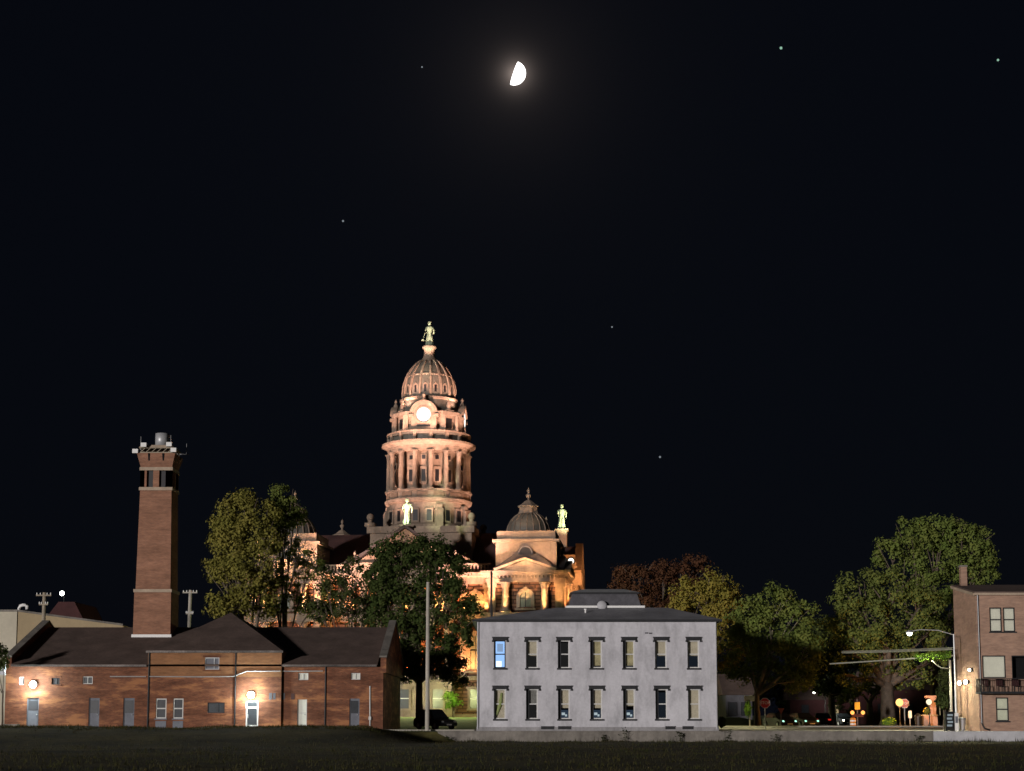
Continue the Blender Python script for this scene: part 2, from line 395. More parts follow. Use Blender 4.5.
weed(775, 117.5, .5, 'low weed tuft at the wall foot below the parked cars')
weed(918, 117.5, .45, 'low weed tuft at the wall foot just left of the pale wall section')
weed(450, 117.5, .35, 'low weed tuft near the left end of the low wall')

# ------------------------------------------------------------------ moon and stars
MY = 2600
c = at(514.2, 73.2, MY); rm = 11.7*c.length/ray(514, 73).length/FPX
rgt = Vector((1, 0, 0)); upv = Vector((0, -math.sin(PITCH), math.cos(PITCH))); fwd = Vector((0, math.cos(PITCH), math.sin(PITCH)))
ax = (rgt*.94 - upv*.342).normalized(); bx_ = fwd; cx_ = ax.cross(bx_).normalized()
mb = MB(); prof = [(rm*math.cos(PI/2*k/10)+.001, rm*math.sin(PI/2*k/10)) for k in range(11)]
mb.lathe(prof, 32)
mtx = Matrix(((bx_.x, cx_.x, ax.x, c.x), (bx_.y, cx_.y, ax.y, c.y), (bx_.z, cx_.z, ax.z, c.z), (0, 0, 0, 1)))
mb.xf(mtx)
tag(mb.build('moon', M['moon'], None, True, loc=c), 'bright half moon high in the dark night sky', 'moon')
for px, py, r, m, lab in ((781, 48, 1.5, 'star', 'greenish bright star right of the moon high in the sky'), (998, 60, 1.3, 'star', 'bright star near the top right corner of the sky'),
                          (343, 221, 1.1, 'star2', 'faint star left of the dome in the empty sky'), (660, 457, 1.1, 'star2', 'faint star right of the clock tower above the reddish tree'),
                          (422, 67, .9, 'star2', 'very faint star a little left of the moon'), (612, 327, .9, 'star2', 'very faint star right of the statue on the dome')):
    c = at(px, py, MY); mb = MB().ball(c, r*MY/FPX, 8)
    tag(mb.build('star', M[m], None, loc=c), lab, 'star', 'stars in the night sky')

# ------------------------------------------------------------------ courthouse (local axes, front towards -y)
CD = 221.0; CROT = R(-5.5)
cc = Vector((xat(429, CD, 420), CD, 0))
H = lambda py: zat(py, CD, 429)
HF = lambda py: zat(py, 202.5, 527)
ch = thing('courthouse', 'large floodlit domed stone courthouse with clock tower and corner domes', 'courthouse', cc, rz=CROT, local=True)
CM = Matrix.Translation(cc) @ Matrix.Rotation(CROT, 4, 'Z')
def cp(name, mb, m, smooth=False, parent=None): return mb.build(name, M[m] if isinstance(m, str) else m, parent or ch, smooth)
PAV, PH = 15.3, 4.65
zl1 = 6.0                               # ledge above the basement
zl2 = HF(614)                           # ledge between the storeys
zE0, zE1, zE2 = HF(584), HF(573), HF(568)
ROT4 = [Matrix.Rotation(k*PI/2, 4, 'Z') for k in range(4)]
# walls
mb = MB()
for a, b in ((17.4, 17.4),): mb.box(-a, a, -b, b, 0, zE0)
cp('wall', mb, 'rust')
mb = MB(); mb.box(-17.9, 17.9, -17.9, 17.9, 0, 1.2); mb.box(-18.2, 18.2, -18.2, 18.2, zl1-.5, zl1); mb.box(-18.0, 18.0, -18.0, 18.0, zl2-.9, zl2)
cp('string_course', mb, 'stone')
mb = MB(); mb.box(-17.8, 17.8, -17.8, 17.8, zE0+.002, zE1-.5); mb.box(-18.6, 18.6, -18.6, 18.6, zE1-.5, zE1)
cp('entablature', mb, 'stone')
# balustrades between the pavilions
for k, m4 in enumerate(ROT4):
    mb = MB(); s0 = 0
    for xa, xb in ((-10.6, -6.6), (6.6, 10.6)):
        mb = MB(); mb.box(xa, xb, -18.1, -17.6, zE1+.003, zE1+.25); mb.box(xa, xb, -18.1, -17.6, zE1+1.0, zE1+1.2)
        n = 9
        for q in range(n):
            xx = xa+.25+(xb-xa-.5)*q/(n-1); mb.box(xx-.1, xx+.1, -17.95, -17.75, zE1+.25, zE1+1.0)
        mb.xf(m4); cp('balustrade', mb, 'stone')
# cross roofs
zR = H(534)
for k in range(2):
    mb = MB(); mb.poly_y([(-10.4, zE1+.3), (10.4, zE1+.3), (0, zR if k else HF(530.5))], -17.1, 17.1)
    if k: mb.xf(ROT4[1]); mb.v = [(x, y, z-.01) for x, y, z in mb.v]
    cp('roof', mb, 'slate' if k == 0 else 'redslate')
for k, m4 in enumerate(ROT4):
    mb = MB(); zq = zR if k % 2 else HF(530.5)
    for s_ in (-1, 1): mb.bar((s_*10.7, -17.25, zE1+.35), (0, -17.25, zq+.12), .3, .2)
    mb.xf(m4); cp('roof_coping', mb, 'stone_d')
def column(mb, x, y, z0, z1, r, n=12):
    h = z1-z0
    mb.box(x-r*1.35, x+r*1.35, y-r*1.35, y+r*1.35, z0, z0+r*.5)
    mb.lathe([(r*1.25, r*.5), (r*1.25, r*.8), (r, r*1.0), (r*.98, h*.4), (r*.84, h-r*2.1), (r*.95, h-r*2.05), (r*.88, h-r*1.7), (r*1.0, h-r*1.2), (r*1.15, h-r*.9), (r*1.1, h-r*.7), (r*1.35, h-r*.4)], n, (x, y, z0))
    mb.box(x-r*1.4, x+r*1.4, y-r*1.4, y+r*1.4, z1-r*.4, z1)
def arch_pts(x, z0, w, h, n=8):
    p = [(x-w/2, z0), (x+w/2, z0)]
    for k in range(n+1):
        a = PI*k/n; p.append((x+w/2*math.cos(a), z0+h-w/2+w/2*math.sin(a)))
    return p
PANE_W = mat('hazy_lit_window_glass', (.16, .17, .13), .2, .25, 1.0, spec=.5)
def arch_window(x, y, z0, w, h, m4, parent=None):
    mb = MB(); n = 10
    out_, inn = arch_pts(x, z0-.15, w+.9, h+.6, n), arch_pts(x, z0, w, h, n)
    for k in range(1, len(out_)):
        a, b, c_, d = out_[k], out_[(k+1) % len(out_)], inn[(k+1) % len(inn)], inn[k]
        for yy in (y-.22,): mb.quad((a[0], yy, a[1]), (d[0], yy, d[1]), (c_[0], yy, c_[1]), (b[0], yy, b[1]))
        mb.quad((a[0], y-.22, a[1]), (b[0], y-.22, b[1]), (b[0], y, b[1]), (a[0], y, a[1]))
        mb.quad((d[0], y-.22, d[1]), (d[0], y, d[1]), (c_[0], y, c_[1]), (c_[0], y-.22, c_[1]))
    mb.box(x-.22, x+.22, y-.38, y-.2, z0+h-.05, z0+h+.6); mb.box(x-w/2-.6, x+w/2+.6, y-.42, y-.01, z0-.42, z0-.15)
    mb.xf(m4); o = cp('window', mb, 'stone', parent=parent)
    mb = MB(); mb.poly_y(inn, y-.05, y-.01); mb.xf(m4); cp('pane', mb, PANE_W, parent=o)
    mb = MB(); mb.box(x-.05, x+.05, y-.10, y-.052, z0, z0+h-.03); mb.box(x-w/2, x+w/2, y-.105, y-.052, z0+h*.55, z0+h*.55+.1); mb.xf(m4); cp('sash', mb, 'trim_d', parent=o)
def rect_window(x, y, z0, w, h, m4, parent=None):
    mb = MB(); mb.box(x-w/2-.3, x-w/2, y-.2, y, z0, z0+h); mb.box(x+w/2, x+w/2+.3, y-.2, y, z0, z0+h)
    mb.box(x-w/2-.45, x+w/2+.45, y-.3, y, z0+h, z0+h+.35); mb.box(x-w/2-.4, x+w/2+.4, y-.3, y, z0-.25, z0); mb.xf(m4); o = cp('window', mb, 'stone', parent=parent)
    mb = MB(); mb.box(x-w/2, x+w/2, y-.04, y-.01, z0, z0+h); mb.xf(m4); cp('pane', mb, 'dglass', parent=o)
    mb = MB(); mb.box(x-w/2, x+w/2, y-.09, y-.042, z0+h*.5, z0+h*.5+.12); mb.xf(m4); cp('sash', mb, 'trim_w', parent=o)
# corner pavilions
def figure(c, h, m='bronze', parent=None, name='statue', arm=True):
    mb = MB(); x, y, z = c; k = h/6.0
    mb.lathe([(.95*k, 0), (.9*k, .5*k), (.72*k, 1.6*k), (.62*k, 2.6*k), (.58*k, 3.3*k), (.72*k, 4.1*k), (.78*k, 4.6*k), (.5*k, 4.95*k), (.2*k, 5.05*k), (.2*k, 5.2*k)], 10, c)
    mb.v = [(x+(a-x)*1.0, y+(b-y)*.75, q) for a, b, q in mb.v]
    mb.ball((x, y, z+5.55*k), .40*k, 10, 1.15); mb.lathe([(.45*k, 0), (.42*k, .12*k), (.3*k, .25*k)], 8, (x, y, z+5.85*k))
    mb.tube([(x-.75*k, y, z+4.65*k), (x-1.0*k, y-.1*k, z+3.7*k), (x-.75*k, y-.6*k, z+3.1*k)], [.24*k, .2*k, .15*k], 6)
    mb.tube([(x+.75*k, y, z+4.65*k), (x+1.1*k, y, z+3.8*k), (x+1.0*k, y-.3*k, z+2.8*k)], [.24*k, .2*k, .14*k], 6)
    for _ in range(5):
        a = random.uniform(PI, 2*PI); mb.tube([(x+.6*k*math.cos(a), y+.45*k*math.sin(a), z+3.0*k), (x+.98*k*math.cos(a), y+.74*k*math.sin(a), z+.1*k)], [.07*k, .12*k], 5)
    o = cp(name, mb, m, True, parent); return o
def urn(mb, c, s):
    mb.lathe([(.62*s, 0), (.62*s, .15*s), (.25*s, .35*s), (.22*s, .7*s), (.5*s, 1.1*s), (.72*s, 1.5*s), (.7*s, 1.7*s), (.3*s, 1.95*s), (.22*s, 2.2*s), (.42*s, 2.6*s), (.34*s, 2.95*s), (.1*s, 3.3*s), (.04*s, 3.6*s)], 10, c)
HP = lambda py: zat(py, 206, 527)
zA0, zA1, zA2 = zE1+.3, HF(541), HF(532.5)
for qi, (sx, sy) in enumerate(((-1, -1), (1, -1), (1, 1), (-1, 1))):
    px_, py_ = sx*PAV, sy*PAV; rz = {0: 0, 1: 0, 2: PI, 3: PI}[qi]
    Tm = Matrix.Translation((px_, py_, 0))
    mb = MB(); mb.box(-PH, PH, -PH, PH, 0, zE0); mb.xf(Tm); pv = cp('corner_pavilion', mb, 'rust')
    for e_, za, zb_, nm_ in ((.45, 0, 1.2, 'base_course'), (.9, zl1-.55, zl1, 'string_course'), (.8, zl2-1.0, zl2, 'string_course')):
        mb = MB(); mb.box(-PH-e_, PH+e_, -PH-e_, PH+e_, za, zb_); mb.xf(Tm); cp(nm_, mb, 'stone', parent=pv)
    mb = MB()
    mb.box(-PH-.35, PH+.35, -PH-.35, PH+.35, zE0, zE0+.45); mb.box(-PH-.25, PH+.25, -PH-.25, PH+.25, zE0+.45, zE1-.55); mb.box(-PH-.7, PH+.7, -PH-.7, PH+.7, zE1-.55, zE1-.3); mb.box(-PH-1.0, PH+1.0, -PH-1.0, PH+1.0, zE1-.3, zE1)
    nd = 22
    for q in range(nd):
        xx = -PH-.5+(2*PH+1)*q/(nd-1)
        mb.box(xx-.09, xx+.09, -PH-.66, -PH-.26, zE1-.82, zE1-.56); mb.box(-PH-.66, -PH-.26, xx-.09, xx+.09, zE1-.82, zE1-.56); mb.box(PH+.26, PH+.66, xx-.09, xx+.09, zE1-.82, zE1-.56)
    mb.xf(Tm); cp('cornice', mb, 'stone', parent=pv)
    # attic block, pediments, dome
    mb = MB(); a = 3.85
    mb.box(-a, a, -a, a, zE1, zA1-.35); mb.box(-a-.4, a+.4, -a-.4, a+.4, zA1-.35, zA1); mb.box(-a+.15, a-.15, -a+.15, a-.15, zA1, zA2)
    for s_ in (-1, 1):
        mb.box(s_*(a-1.2)-.5, s_*(a-1.2)+.5, -a-.12, -a, zE1+.1, zA1-.36); mb.box(s_*(a-2.6)-.35, s_*(a-2.6)+.35, -a-.08, -a, zE1+1.2, zA1-.7)
    mb.xf(Tm); cp('attic', mb, 'stone', parent=pv)
    for m4 in ([ROT4[0], ROT4[3] if sx < 0 else ROT4[1]] if sy < 0 else [ROT4[2], ROT4[3] if sx < 0 else ROT4[1]]):
        mb = MB(); pzz = HF(562.5)
        mb.poly_y([(-3.7, zE1+.02), (3.7, zE1+.02), (0, pzz)], -PH-.55, -PH-.25)
        mb.bar((-3.9, -PH-.6, zE1+.12), (0, -PH-.6, pzz+.2), .75, .3); mb.bar((3.9, -PH-.6, zE1+.12), (0, -PH-.6, pzz+.2), .75, .3)
        mb.xf(Tm @ m4); cp('pediment', mb, 'stone', parent=pv)
        mb = MB(); mb.poly_y([(-4.6, zE1+.05), (4.6, zE1+.05), (3.0, zE1+1.05), (1.5, pzz+.75), (-1.5, pzz+.75), (-3.0, zE1+1.05)], -PH-.2, -3.86)
        mb.xf(Tm @ m4); cp('pediment_roof', mb, 'slate', parent=pv)
        mb = MB(); mb.lathe([(.75, 0), (.75, .25)], 20); mb.xf(Tm @ m4 @ Matrix.Translation((0, -3.86-.6, HF(555))) @ Matrix.Rotation(-PI/2, 4, 'X')); cp('oculus', mb, 'dark', parent=pv)
        mb = MB()
        for q in range(20):
            a1, a2 = 2*PI*q/20, 2*PI*(q+1)/20
            mb.tube([(.85*math.cos(a1), -4.5, HF(555)+.85*math.sin(a1)), (.85*math.cos(a2), -4.5, HF(555)+.85*math.sin(a2))], .12, 5)
        mb.xf(Tm @ m4); cp('oculus_ring', mb, 'slate_d', parent=pv)
    rD, zD0, zD1 = 2.75, zA2+.05, HP(515.5)
    mb = MB(); mb.lathe([(3.0, -.3), (3.05, .1), (2.85, .15)], 24, (px_, py_, zA2)); cp('dome_drum', mb, 'stone', parent=pv)
    hD = zD1-zD0
    prof = [(2.85, 0), (2.82, hD*.18), (2.66, hD*.40), (2.34, hD*.63), (1.85, hD*.84), (1.25, hD*1.0)]
    mb = MB(); mb.lathe([(r-.03, z) for r, z in prof], 24, (px_, py_, zD0)); dm = cp('corner_dome', mb, 'domelead', True, pv)
    mb = MB()
    for q in range(20):
        a = 2*PI*q/20; mb.tube([(px_+r*math.cos(a), py_+r*math.sin(a), zD0+z) for r, z in prof], [.075]*len(prof), 5)
    cp('dome_ribs', mb, 'stone', parent=pv)
    mb = MB(); s1 = HP(508)-zD1
    mb.lathe([(1.1, -.1), (1.35, 0), (1.35, s1*.2), (1.25, s1*.25), (1.25, s1*.8), (1.45, s1*.85), (1.45, s1), (.95, s1+.25), (.55, s1+.6), (.25, s1+.8)], 8, (px_, py_, zD1), PI/8)
    cp('lantern', mb, 'stone', parent=pv)
    mb = MB(); urn(mb, (px_, py_, zD1+s1+.6), .52); cp('finial', mb, 'stone', True, pv)
    # columns and windows on the outward faces
    faces = [ROT4[0] if sy < 0 else ROT4[2], ROT4[1] if sx > 0 else ROT4[3]]
    for m4 in faces:
        T4 = Tm @ m4
        for xx in (-4.2, -2.45, 2.45, 4.2):
            if abs(xx) > 3:
                mb = MB(); mb.box(xx-.45, xx+.45, -PH-.28, -PH-.002, zl2+.01, zE0-.6); mb.box(xx-.6, xx+.6, -PH-.4, -PH-.002, zE0-.6, zE0-.01); mb.xf(T4); cp('pilaster', mb, 'stone', parent=pv)
                mb = MB(); mb.box(xx-.45, xx+.45, -PH-.28, -PH-.002, zl1+.01, zl2-1.02); mb.xf(T4); cp('pilaster', mb, 'stone', parent=pv)
            else:
                mb = MB(); column(mb, xx, -PH-.50, zl2+.01, zE0-.02, .50); mb.xf(T4); cp('column', mb, 'stone', True, pv)
                mb = MB(); column(mb, xx, -PH-.50, zl1+.01, zl2-1.02, .52); mb.xf(T4); cp('column', mb, 'stone', True, pv)
                mb = MB(); mb.box(xx-.75, xx+.75, -PH-1.05, -PH-.452, 0, zl1-.56); mb.xf(T4); cp('pier', mb, 'rust', parent=pv)
        for nm, z0, h in (('u', zl2+.7, HF(593.5)-zl2-.7), ('l', zl1+.8, 4.3)):
            mbm = T4; arch_window(0, -PH-.0, z0, 1.35, h, mbm, pv)
        rect_window(0, -PH, 1.9, 1.3, 2.4, T4, pv)
# windows and pilasters of the plain wall stretches
for m4 in ROT4:
    for xx in (-8.7, 8.7):
        arch_window(xx, -17.4, zl2+.7, 1.3, HF(593.5)-zl2-.7, m4); arch_window(xx, -17.4, zl1+.8, 1.3, 4.3, m4); rect_window(xx, -17.4, 1.9, 1.3, 2.4, m4)
    for xx in (-7.2, -10.2, 7.2, 10.2):
        mb = MB(); mb.box(xx-.4, xx+.4, -17.75, -17.402, zl2+.01, zE0-.01); mb.box(xx-.55, xx+.55, -17.85, -17.76, zE0-.6, zE0-.01); mb.box(xx-.4, xx+.4, -17.75, -17.402, zl1+.01, zl2-.92); mb.xf(m4); cp('pilaster', mb, 'stone')
# porticoes on the four sides
PXW = 6.1
for k, m4 in enumerate(ROT4):
    yF = -21.4 if k == 1 else -20.2; PXW = 3.7 if k == 1 else 6.1
    zP = HF(527.5) if k == 0 else H(546); zPb = zE1+1.2 if k == 0 else zE1+1.2
    mb = MB(); mb.box(-PXW, PXW, yF+.4, -17.41, 0, zl1-.5); mb.box(-PXW-.4, PXW+.4, yF, -17.41, zl1-.5, zl1+.003)
    mb.xf(m4); pt = cp('portico', mb, 'stone'); mb = MB(); mb.box(-PXW-.3, PXW+.3, yF+.1, -17.41, zl2-.9, zl2+.003); mb.xf(m4); cp('portico_ledge', mb, 'stone', parent=pt); mb = MB()
    mb.box(-PXW-.1, PXW+.1, yF+.5, -17.41, zE0, zE1-.5); mb.box(-PXW-.7, PXW+.7, yF-.1, -17.41, zE1-.5, zPb)
    mb.xf(m4); cp('portico_entablature', mb, 'stone', parent=pt)
    mb = MB(); mb.poly_y([(-PXW-.2, zPb+.01), (PXW+.2, zPb+.01), (0, zP-.3)], yF+.4, -17.0); mb.xf(m4); cp('pediment', mb, 'redslate' if k == 1 else 'stone_d', parent=pt)  # darker stone colour stands in for shading on the pediment
    mb = MB(); dk = 1.0 if k == 1 else 3.4; mb.bar((-PXW-.8, yF+dk/2-.1, zPb+.1), (0, yF+dk/2-.1, zP), dk, .35); mb.bar((PXW+.8, yF+dk/2-.1, zPb+.1), (0, yF+dk/2-.1, zP), dk, .35); mb.xf(m4); cp('raking_cornice', mb, 'stone_d' if k == 1 else 'slate', parent=pt)
    for xx in (-5.4, -3.2, -1.1, 1.1, 3.2, 5.4):
        if abs(xx) > PXW: continue
        for z0, z1 in ((zl1+.01, zl2-.92), (zl2+.01, zE0-.01)):
            mb = MB(); column(mb, xx, yF+1.0, z0, z1, .5); mb.xf(m4); cp('column', mb, 'stone', True, pt)
    for xx in (-4.3, 0, 4.3):
        if abs(xx) > PXW: continue
        arch_window(xx, -17.45, zl2+.7, 1.3, HF(593.5)-zl2-.7, m4, pt)
        rect_window(xx, yF+.4, 1.9, 1.3, 2.4, m4, pt)
    mb = MB(); yS = -18.6 if k == 1 else yF+1.9; zS = H(533) if k == 1 else zP; mb.box(-.8, .8, yS-.7, yS+.7, zP-.4, zS+.35); mb.box(-1.0, 1.0, yS-.9, yS+.9, zS+.05, zS+.3); mb.xf(m4); cp('pedestal', mb, 'stone', parent=pt)
    p = m4 @ Vector((0, yS, zS+.35)); figure(tuple(p), H(500)-H(524), 'bronze', pt)
for k in (0, 1):
    for sx in (-1, 1):
        mb = MB(); urn(mb, (sx*(4.0 if k else 6.4), -20.6 if k else -19.8, zE1+1.25), .45); mb.xf(ROT4[k]); cp('urn', mb, 'stone', True)
# parapet block and lit round window on the right-hand side
m4 = ROT4[1]
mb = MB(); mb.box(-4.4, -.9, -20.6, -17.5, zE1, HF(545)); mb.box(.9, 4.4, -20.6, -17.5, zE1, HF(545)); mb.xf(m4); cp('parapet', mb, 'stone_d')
mb = MB(); mb.lathe([(.38, 0), (.38, .2)], 20); mb.xf(CM.inverted() @ Matrix.Translation(at(571, 561, 204.3)) @ Matrix.Rotation(PI/2+.15, 4, 'X')); 
cp('round_window', mb, 'clock')
mb = MB(); mb.lathe([(.56, -.06), (.56, .5), (.42, .5), (.42, -.06)], 20, cap=False); mb.xf(CM.inverted() @ Matrix.Translation(at(571, 561, 204.3)) @ Matrix.Rotation(-PI/2+.15, 4, 'X')); cp('round_window_frame', mb, 'stone_d')

# ---- tower
SB = 7.3
zB0, zB1 = zE1, zat(526, CD-7.3, 429)
mb = MB(); mb.box(-SB+.4, SB-.4, -SB+.4, SB-.4, zB0, zB1-.9); mb.box(-SB, SB, -SB, SB, zB1-.9, zB1); cp('tower_base', mb, 'stone')
mb = MB()
for sx in (-1, 1):
    for sy in (-1, 1):
        x, y = sx*(SB-.4), sy*(SB-.4); mb = MB(); mb.box(x-.65, x+.65, y-.65, y+.65, zB1+.001, zB1+.5); mb.lathe([(.4, .5), (.26, .75), (.4, .85)], 10, (x, y, zB1)); mb.ball((x, y, zB1+1.3), .52, 12); cp('ball_finial', mb, 'stone', True)
zD0, zD1, zD2 = zB1, H(505), H(502)
mb = MB(); mb.lathe([(5.85, 0), (5.85, .5), (5.55, .7), (5.55, zD1-zD0-.3), (6.0, zD1-zD0-.1), (6.1, zD1-zD0+.3), (5.9, zD1-zD0+.35)], 32, (0, 0, zD0)); cp('lower_drum', mb, 'stone')
for q in range(8):
    a = q*PI/4+PI/8; m4 = Matrix.Rotation(a, 4, 'Z'); mb = MB()
    mb.box(5.4, 6.3, -.5, .5, zD0+.002, zD1-1.5); mb.box(5.4, 6.2, -.62, .62, zD1-1.5, zD1-1.25); mb.box(5.4, 6.0, -.45, .45, zD1-1.25, zD1-.6)
    mb.xf(m4); cp('buttress', mb, 'stone')
for q in range(16):
    a = q*PI/8; m4 = Matrix.Rotation(a, 4, 'Z')
    if q % 2 == 0 or True:
        off = 0 if q % 2 == 0 else None
        if off is None: continue
        for dy in (-.95, .95):
            mb = MB(); mb.box(5.45, 5.72, dy-.55, dy+.55, zD0+.75, zD1-1.1); mb.xf(m4); o = cp('window', mb, 'stone')
            mb = MB(); mb.box(5.5, 5.745, dy-.32, dy+.32, zD0+.98, zD1-1.35); mb.xf(m4); cp('pane', mb, 'dark', parent=o)
# balustrade storey + column ring
zC0, zC1 = H(494), H(456)
mb = MB(); h0 = zC0-zD1; mb.lathe([(5.8, .3), (5.8, h0-.25), (6.0, h0-.2), (6.0, h0)], 32, (0, 0, zD1)); cp('pedestal_ring', mb, 'stone')
for q in range(16):
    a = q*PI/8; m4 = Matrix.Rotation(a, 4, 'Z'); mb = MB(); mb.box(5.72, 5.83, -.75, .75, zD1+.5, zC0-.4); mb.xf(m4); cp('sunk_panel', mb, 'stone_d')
mb = MB(); mb.lathe([(4.55, 0), (4.55, zC1-zC0)], 32, (0, 0, zC0)); cp('drum', mb, 'stone')
for q in range(16):
    a = q*PI/8; m4 = Matrix.Rotation(a, 4, 'Z')
    mb = MB(); mb.box(4.4, 4.75, -.52, .52, zC0+.8, zC0+3.2); mb.xf(m4); o = cp('window', mb, 'stone')
    mb = MB(); mb.box(4.45, 4.775, -.27, .27, zC0+1.15, zC0+2.8); mb.xf(m4); cp('pane', mb, 'dark', parent=o)
    mb = MB(); mb.box(4.4, 4.68, -.4, .4, zC0+4.1, zC0+4.9); mb.xf(m4); o = cp('window', mb, 'stone')
    mb = MB(); mb.box(4.45, 4.70, -.25, .25, zC0+4.22, zC0+4.78); mb.xf(m4); cp('pane', mb, 'dark', parent=o)
    a = a+PI/16
    mb = MB(); column(mb, 5.55*math.cos(a), 5.55*math.sin(a), zC0+.002, zC1-.002, .34, 12); cp('column', mb, 'stone', True)
zK = H(446.5); hk = zK-zC1
mb = MB(); mb.lathe([(5.75, 0), (5.75, hk*.35), (5.85, hk*.38), (5.85, hk*.5), (6.25, hk*.7), (6.55, hk*.8), (6.55, hk), (5.6, hk+.12)], 48, (0, 0, zC1)); cp('cornice', mb, 'stone')
zG = H(438)
mb = MB(); mb.lathe([(5.45, .1), (5.45, zG-zK-.35), (5.75, zG-zK-.3), (5.75, zG-zK)], 48, (0, 0, zK)); cp('gallery', mb, 'domelead')
mb = MB(); mb.lathe([(5.46, zG-zK+.001), (5.9, zG-zK+.02), (5.9, zG-zK+.2), (5.46, zG-zK+.22)], 48, (0, 0, zK), cap=False); cp('gallery_rail', mb, 'stone')
mb = MB()
for q in range(16):
    a = q*PI/8+PI/16; m4 = Matrix.Rotation(a, 4, 'Z'); s0 = len(mb.v); mb.box(5.5, 5.84, -.2, .2, zK+.13, zG+.06); mb.xf(m4, s0)
cp('gallery_post', mb, 'stone')
# clock stage
zS1 = H(417); zG2 = zG-.15
def octo(hw, ch_): return [(hw, -ch_), (hw, ch_), (ch_, hw), (-ch_, hw), (-hw, ch_), (-hw, -ch_), (-ch_, -hw), (ch_, -hw)]
def octprism(mb, hw, ch_, z0, z1):
    p = octo(hw, ch_); i = len(mb.v); mb.v += [(x, y, z0) for x, y in p]+[(x, y, z1) for x, y in p]
    mb.f += [tuple(i+k for k in reversed(range(8))), tuple(i+8+k for k in range(8))]+[(i+k, i+(k+1) % 8, i+8+(k+1) % 8, i+8+k) for k in range(8)]
mb = MB(); octprism(mb, 4.2, 2.3, zK, zS1-.5); octprism(mb, 4.65, 2.6, zS1-.5, zS1); octprism(mb, 4.5, 2.5, zG2, zG2+.7); cp('clock_stage', mb, 'stone')
for k in range(4):
    m4 = ROT4[k]; zc = zat(414, CD-4.95, 429)
    mb = MB(); w = 1.75
    mb.poly_y([(-w, zG2), (w, zG2), (w, zc)] + [(w*math.cos(PI*q/14), zc+w*math.sin(PI*q/14)) for q in range(1, 14)] + [(-w, zc)], -4.95, -3.6)
    mb.xf(m4); ca = cp('clock_gable', mb, 'stone')
    mb = MB()
    for q in range(14):
        a1, a2 = PI*q/14, PI*(q+1)/14
        mb.bar(((w+.02)*math.cos(a1), -4.75, zc+(w+.02)*math.sin(a1)), ((w+.02)*math.cos(a2), -4.75, zc+(w+.02)*math.sin(a2)), .9, .35)
    mb.box(-w-.3, -w+.35, -5.2, -4.3, zc-.35, zc); mb.box(w-.35, w+.3, -5.2, -4.3, zc-.35, zc)
    mb.lathe([(.3, 0), (.35, .3), (.15, .6), (.22, .9), (.05, 1.2)], 8, (0, -4.7, zc+w+.1))
    mb.xf(m4); cp('arch_moulding', mb, 'stone', parent=ca)
    mb = MB(); mb.lathe([(.98, 0), (.98, .08)], 32); mb.xf(m4 @ Matrix.Translation((0, -4.955, zc-.05)) @ Matrix.Rotation(PI/2, 4, 'X')); fc = cp('clock_face', mb, 'clock', parent=ca)
    mb = MB()
    for q in range(28):
        a1, a2 = 2*PI*q/28, 2*PI*(q+1)/28; mb.tube([(1.12*math.cos(a1), -4.97, zc-.05+1.12*math.sin(a1)), (1.12*math.cos(a2), -4.97, zc-.05+1.12*math.sin(a2))], .11, 5)
    mb.xf(m4); cp('clock_ring', mb, 'stone', parent=ca)
    mb = MB(); mb.box(-.9, .9, -4.99, -4.951, zG2+.9, zc-1.45); mb.xf(m4); cp('louvre', mb, 'dark', parent=ca)
    for sx in (-1, 1):
        mb = MB(); mb.box(sx*2.6-.35, sx*2.6+.35, -4.45, -4.201 if False else -4.1, zG2+.5, zS1-.51); mb.xf(m4); cp('pilaster', mb, 'stone')
    md_ = m4 @ Matrix.Rotation(PI/4, 4, 'Z')
    mb = MB(); mb.box(-.5, .5, -4.66, -4.4, zG2+.9, zS1-.9); mb.xf(md_); o = cp('louvre', mb, 'dark')
    mb = MB(); mb.box(-.6, .6, -4.95, -4.1, zS1+.003, zS1+.3); mb.lathe([(.36, 0), (.26, .3), (.34, .7), (.24, 1.1), (.1, 1.2), (.16, 1.4), (.04, 1.6)], 8, (0, -4.52, zS1+.3)); mb.xf(md_); cp('urn', mb, 'stone')
zV = H(402)
mb = MB(); mb.lathe([(4.55, 0), (4.5, .5), (4.25, 1.1), (4.0, (zV-zS1)*.8), (3.9, zV-zS1)], 32, (0, 0, zS1)); cp('attic_ring', mb, 'domelead')
mb = MB(); mb.lathe([(3.9, -.35), (4.1, -.15), (4.1, .1), (3.75, .3)], 32, (0, 0, zV)); cp('dome_cornice', mb, 'stone')
prof = [(26.6, 399), (26.6, 394), (26.0, 388), (24.4, 382), (21.6, 375.5), (17.8, 369.5), (13.6, 365), (9.6, 362)]
sc7 = 1/7.22
dp = [(a*sc7, H(b)-zV) for a, b in prof]
mb = MB(); mb.lathe([(dp[0][0], 0)]+dp, 48, (0, 0, zV)); cp('dome', mb, 'domelead', True)
for q in range(16):
    a = q*PI/8+PI/16; ca_, sa_ = math.cos(a), math.sin(a); mb = MB()
    for (r1, z1), (r2, z2) in zip(dp, dp[1:]):
        mb.bar(((r1+.05)*ca_, (r1+.05)*sa_, zV+z1), ((r2+.05)*ca_, (r2+.05)*sa_, zV+z2), .26, .28, up=(ca_, sa_, .3))
    cp('dome_rib', mb, 'stone')
mb = MB(); zr = H(378)-zV; mb.lathe([(22.6*sc7+.04, zr-.15), (22.6*sc7+.16, zr-.1), (22.2*sc7+.12, zr+.1), (21.9*sc7, zr+.15)], 48, (0, 0, zV), cap=False); cp('dome_band', mb, 'stone')
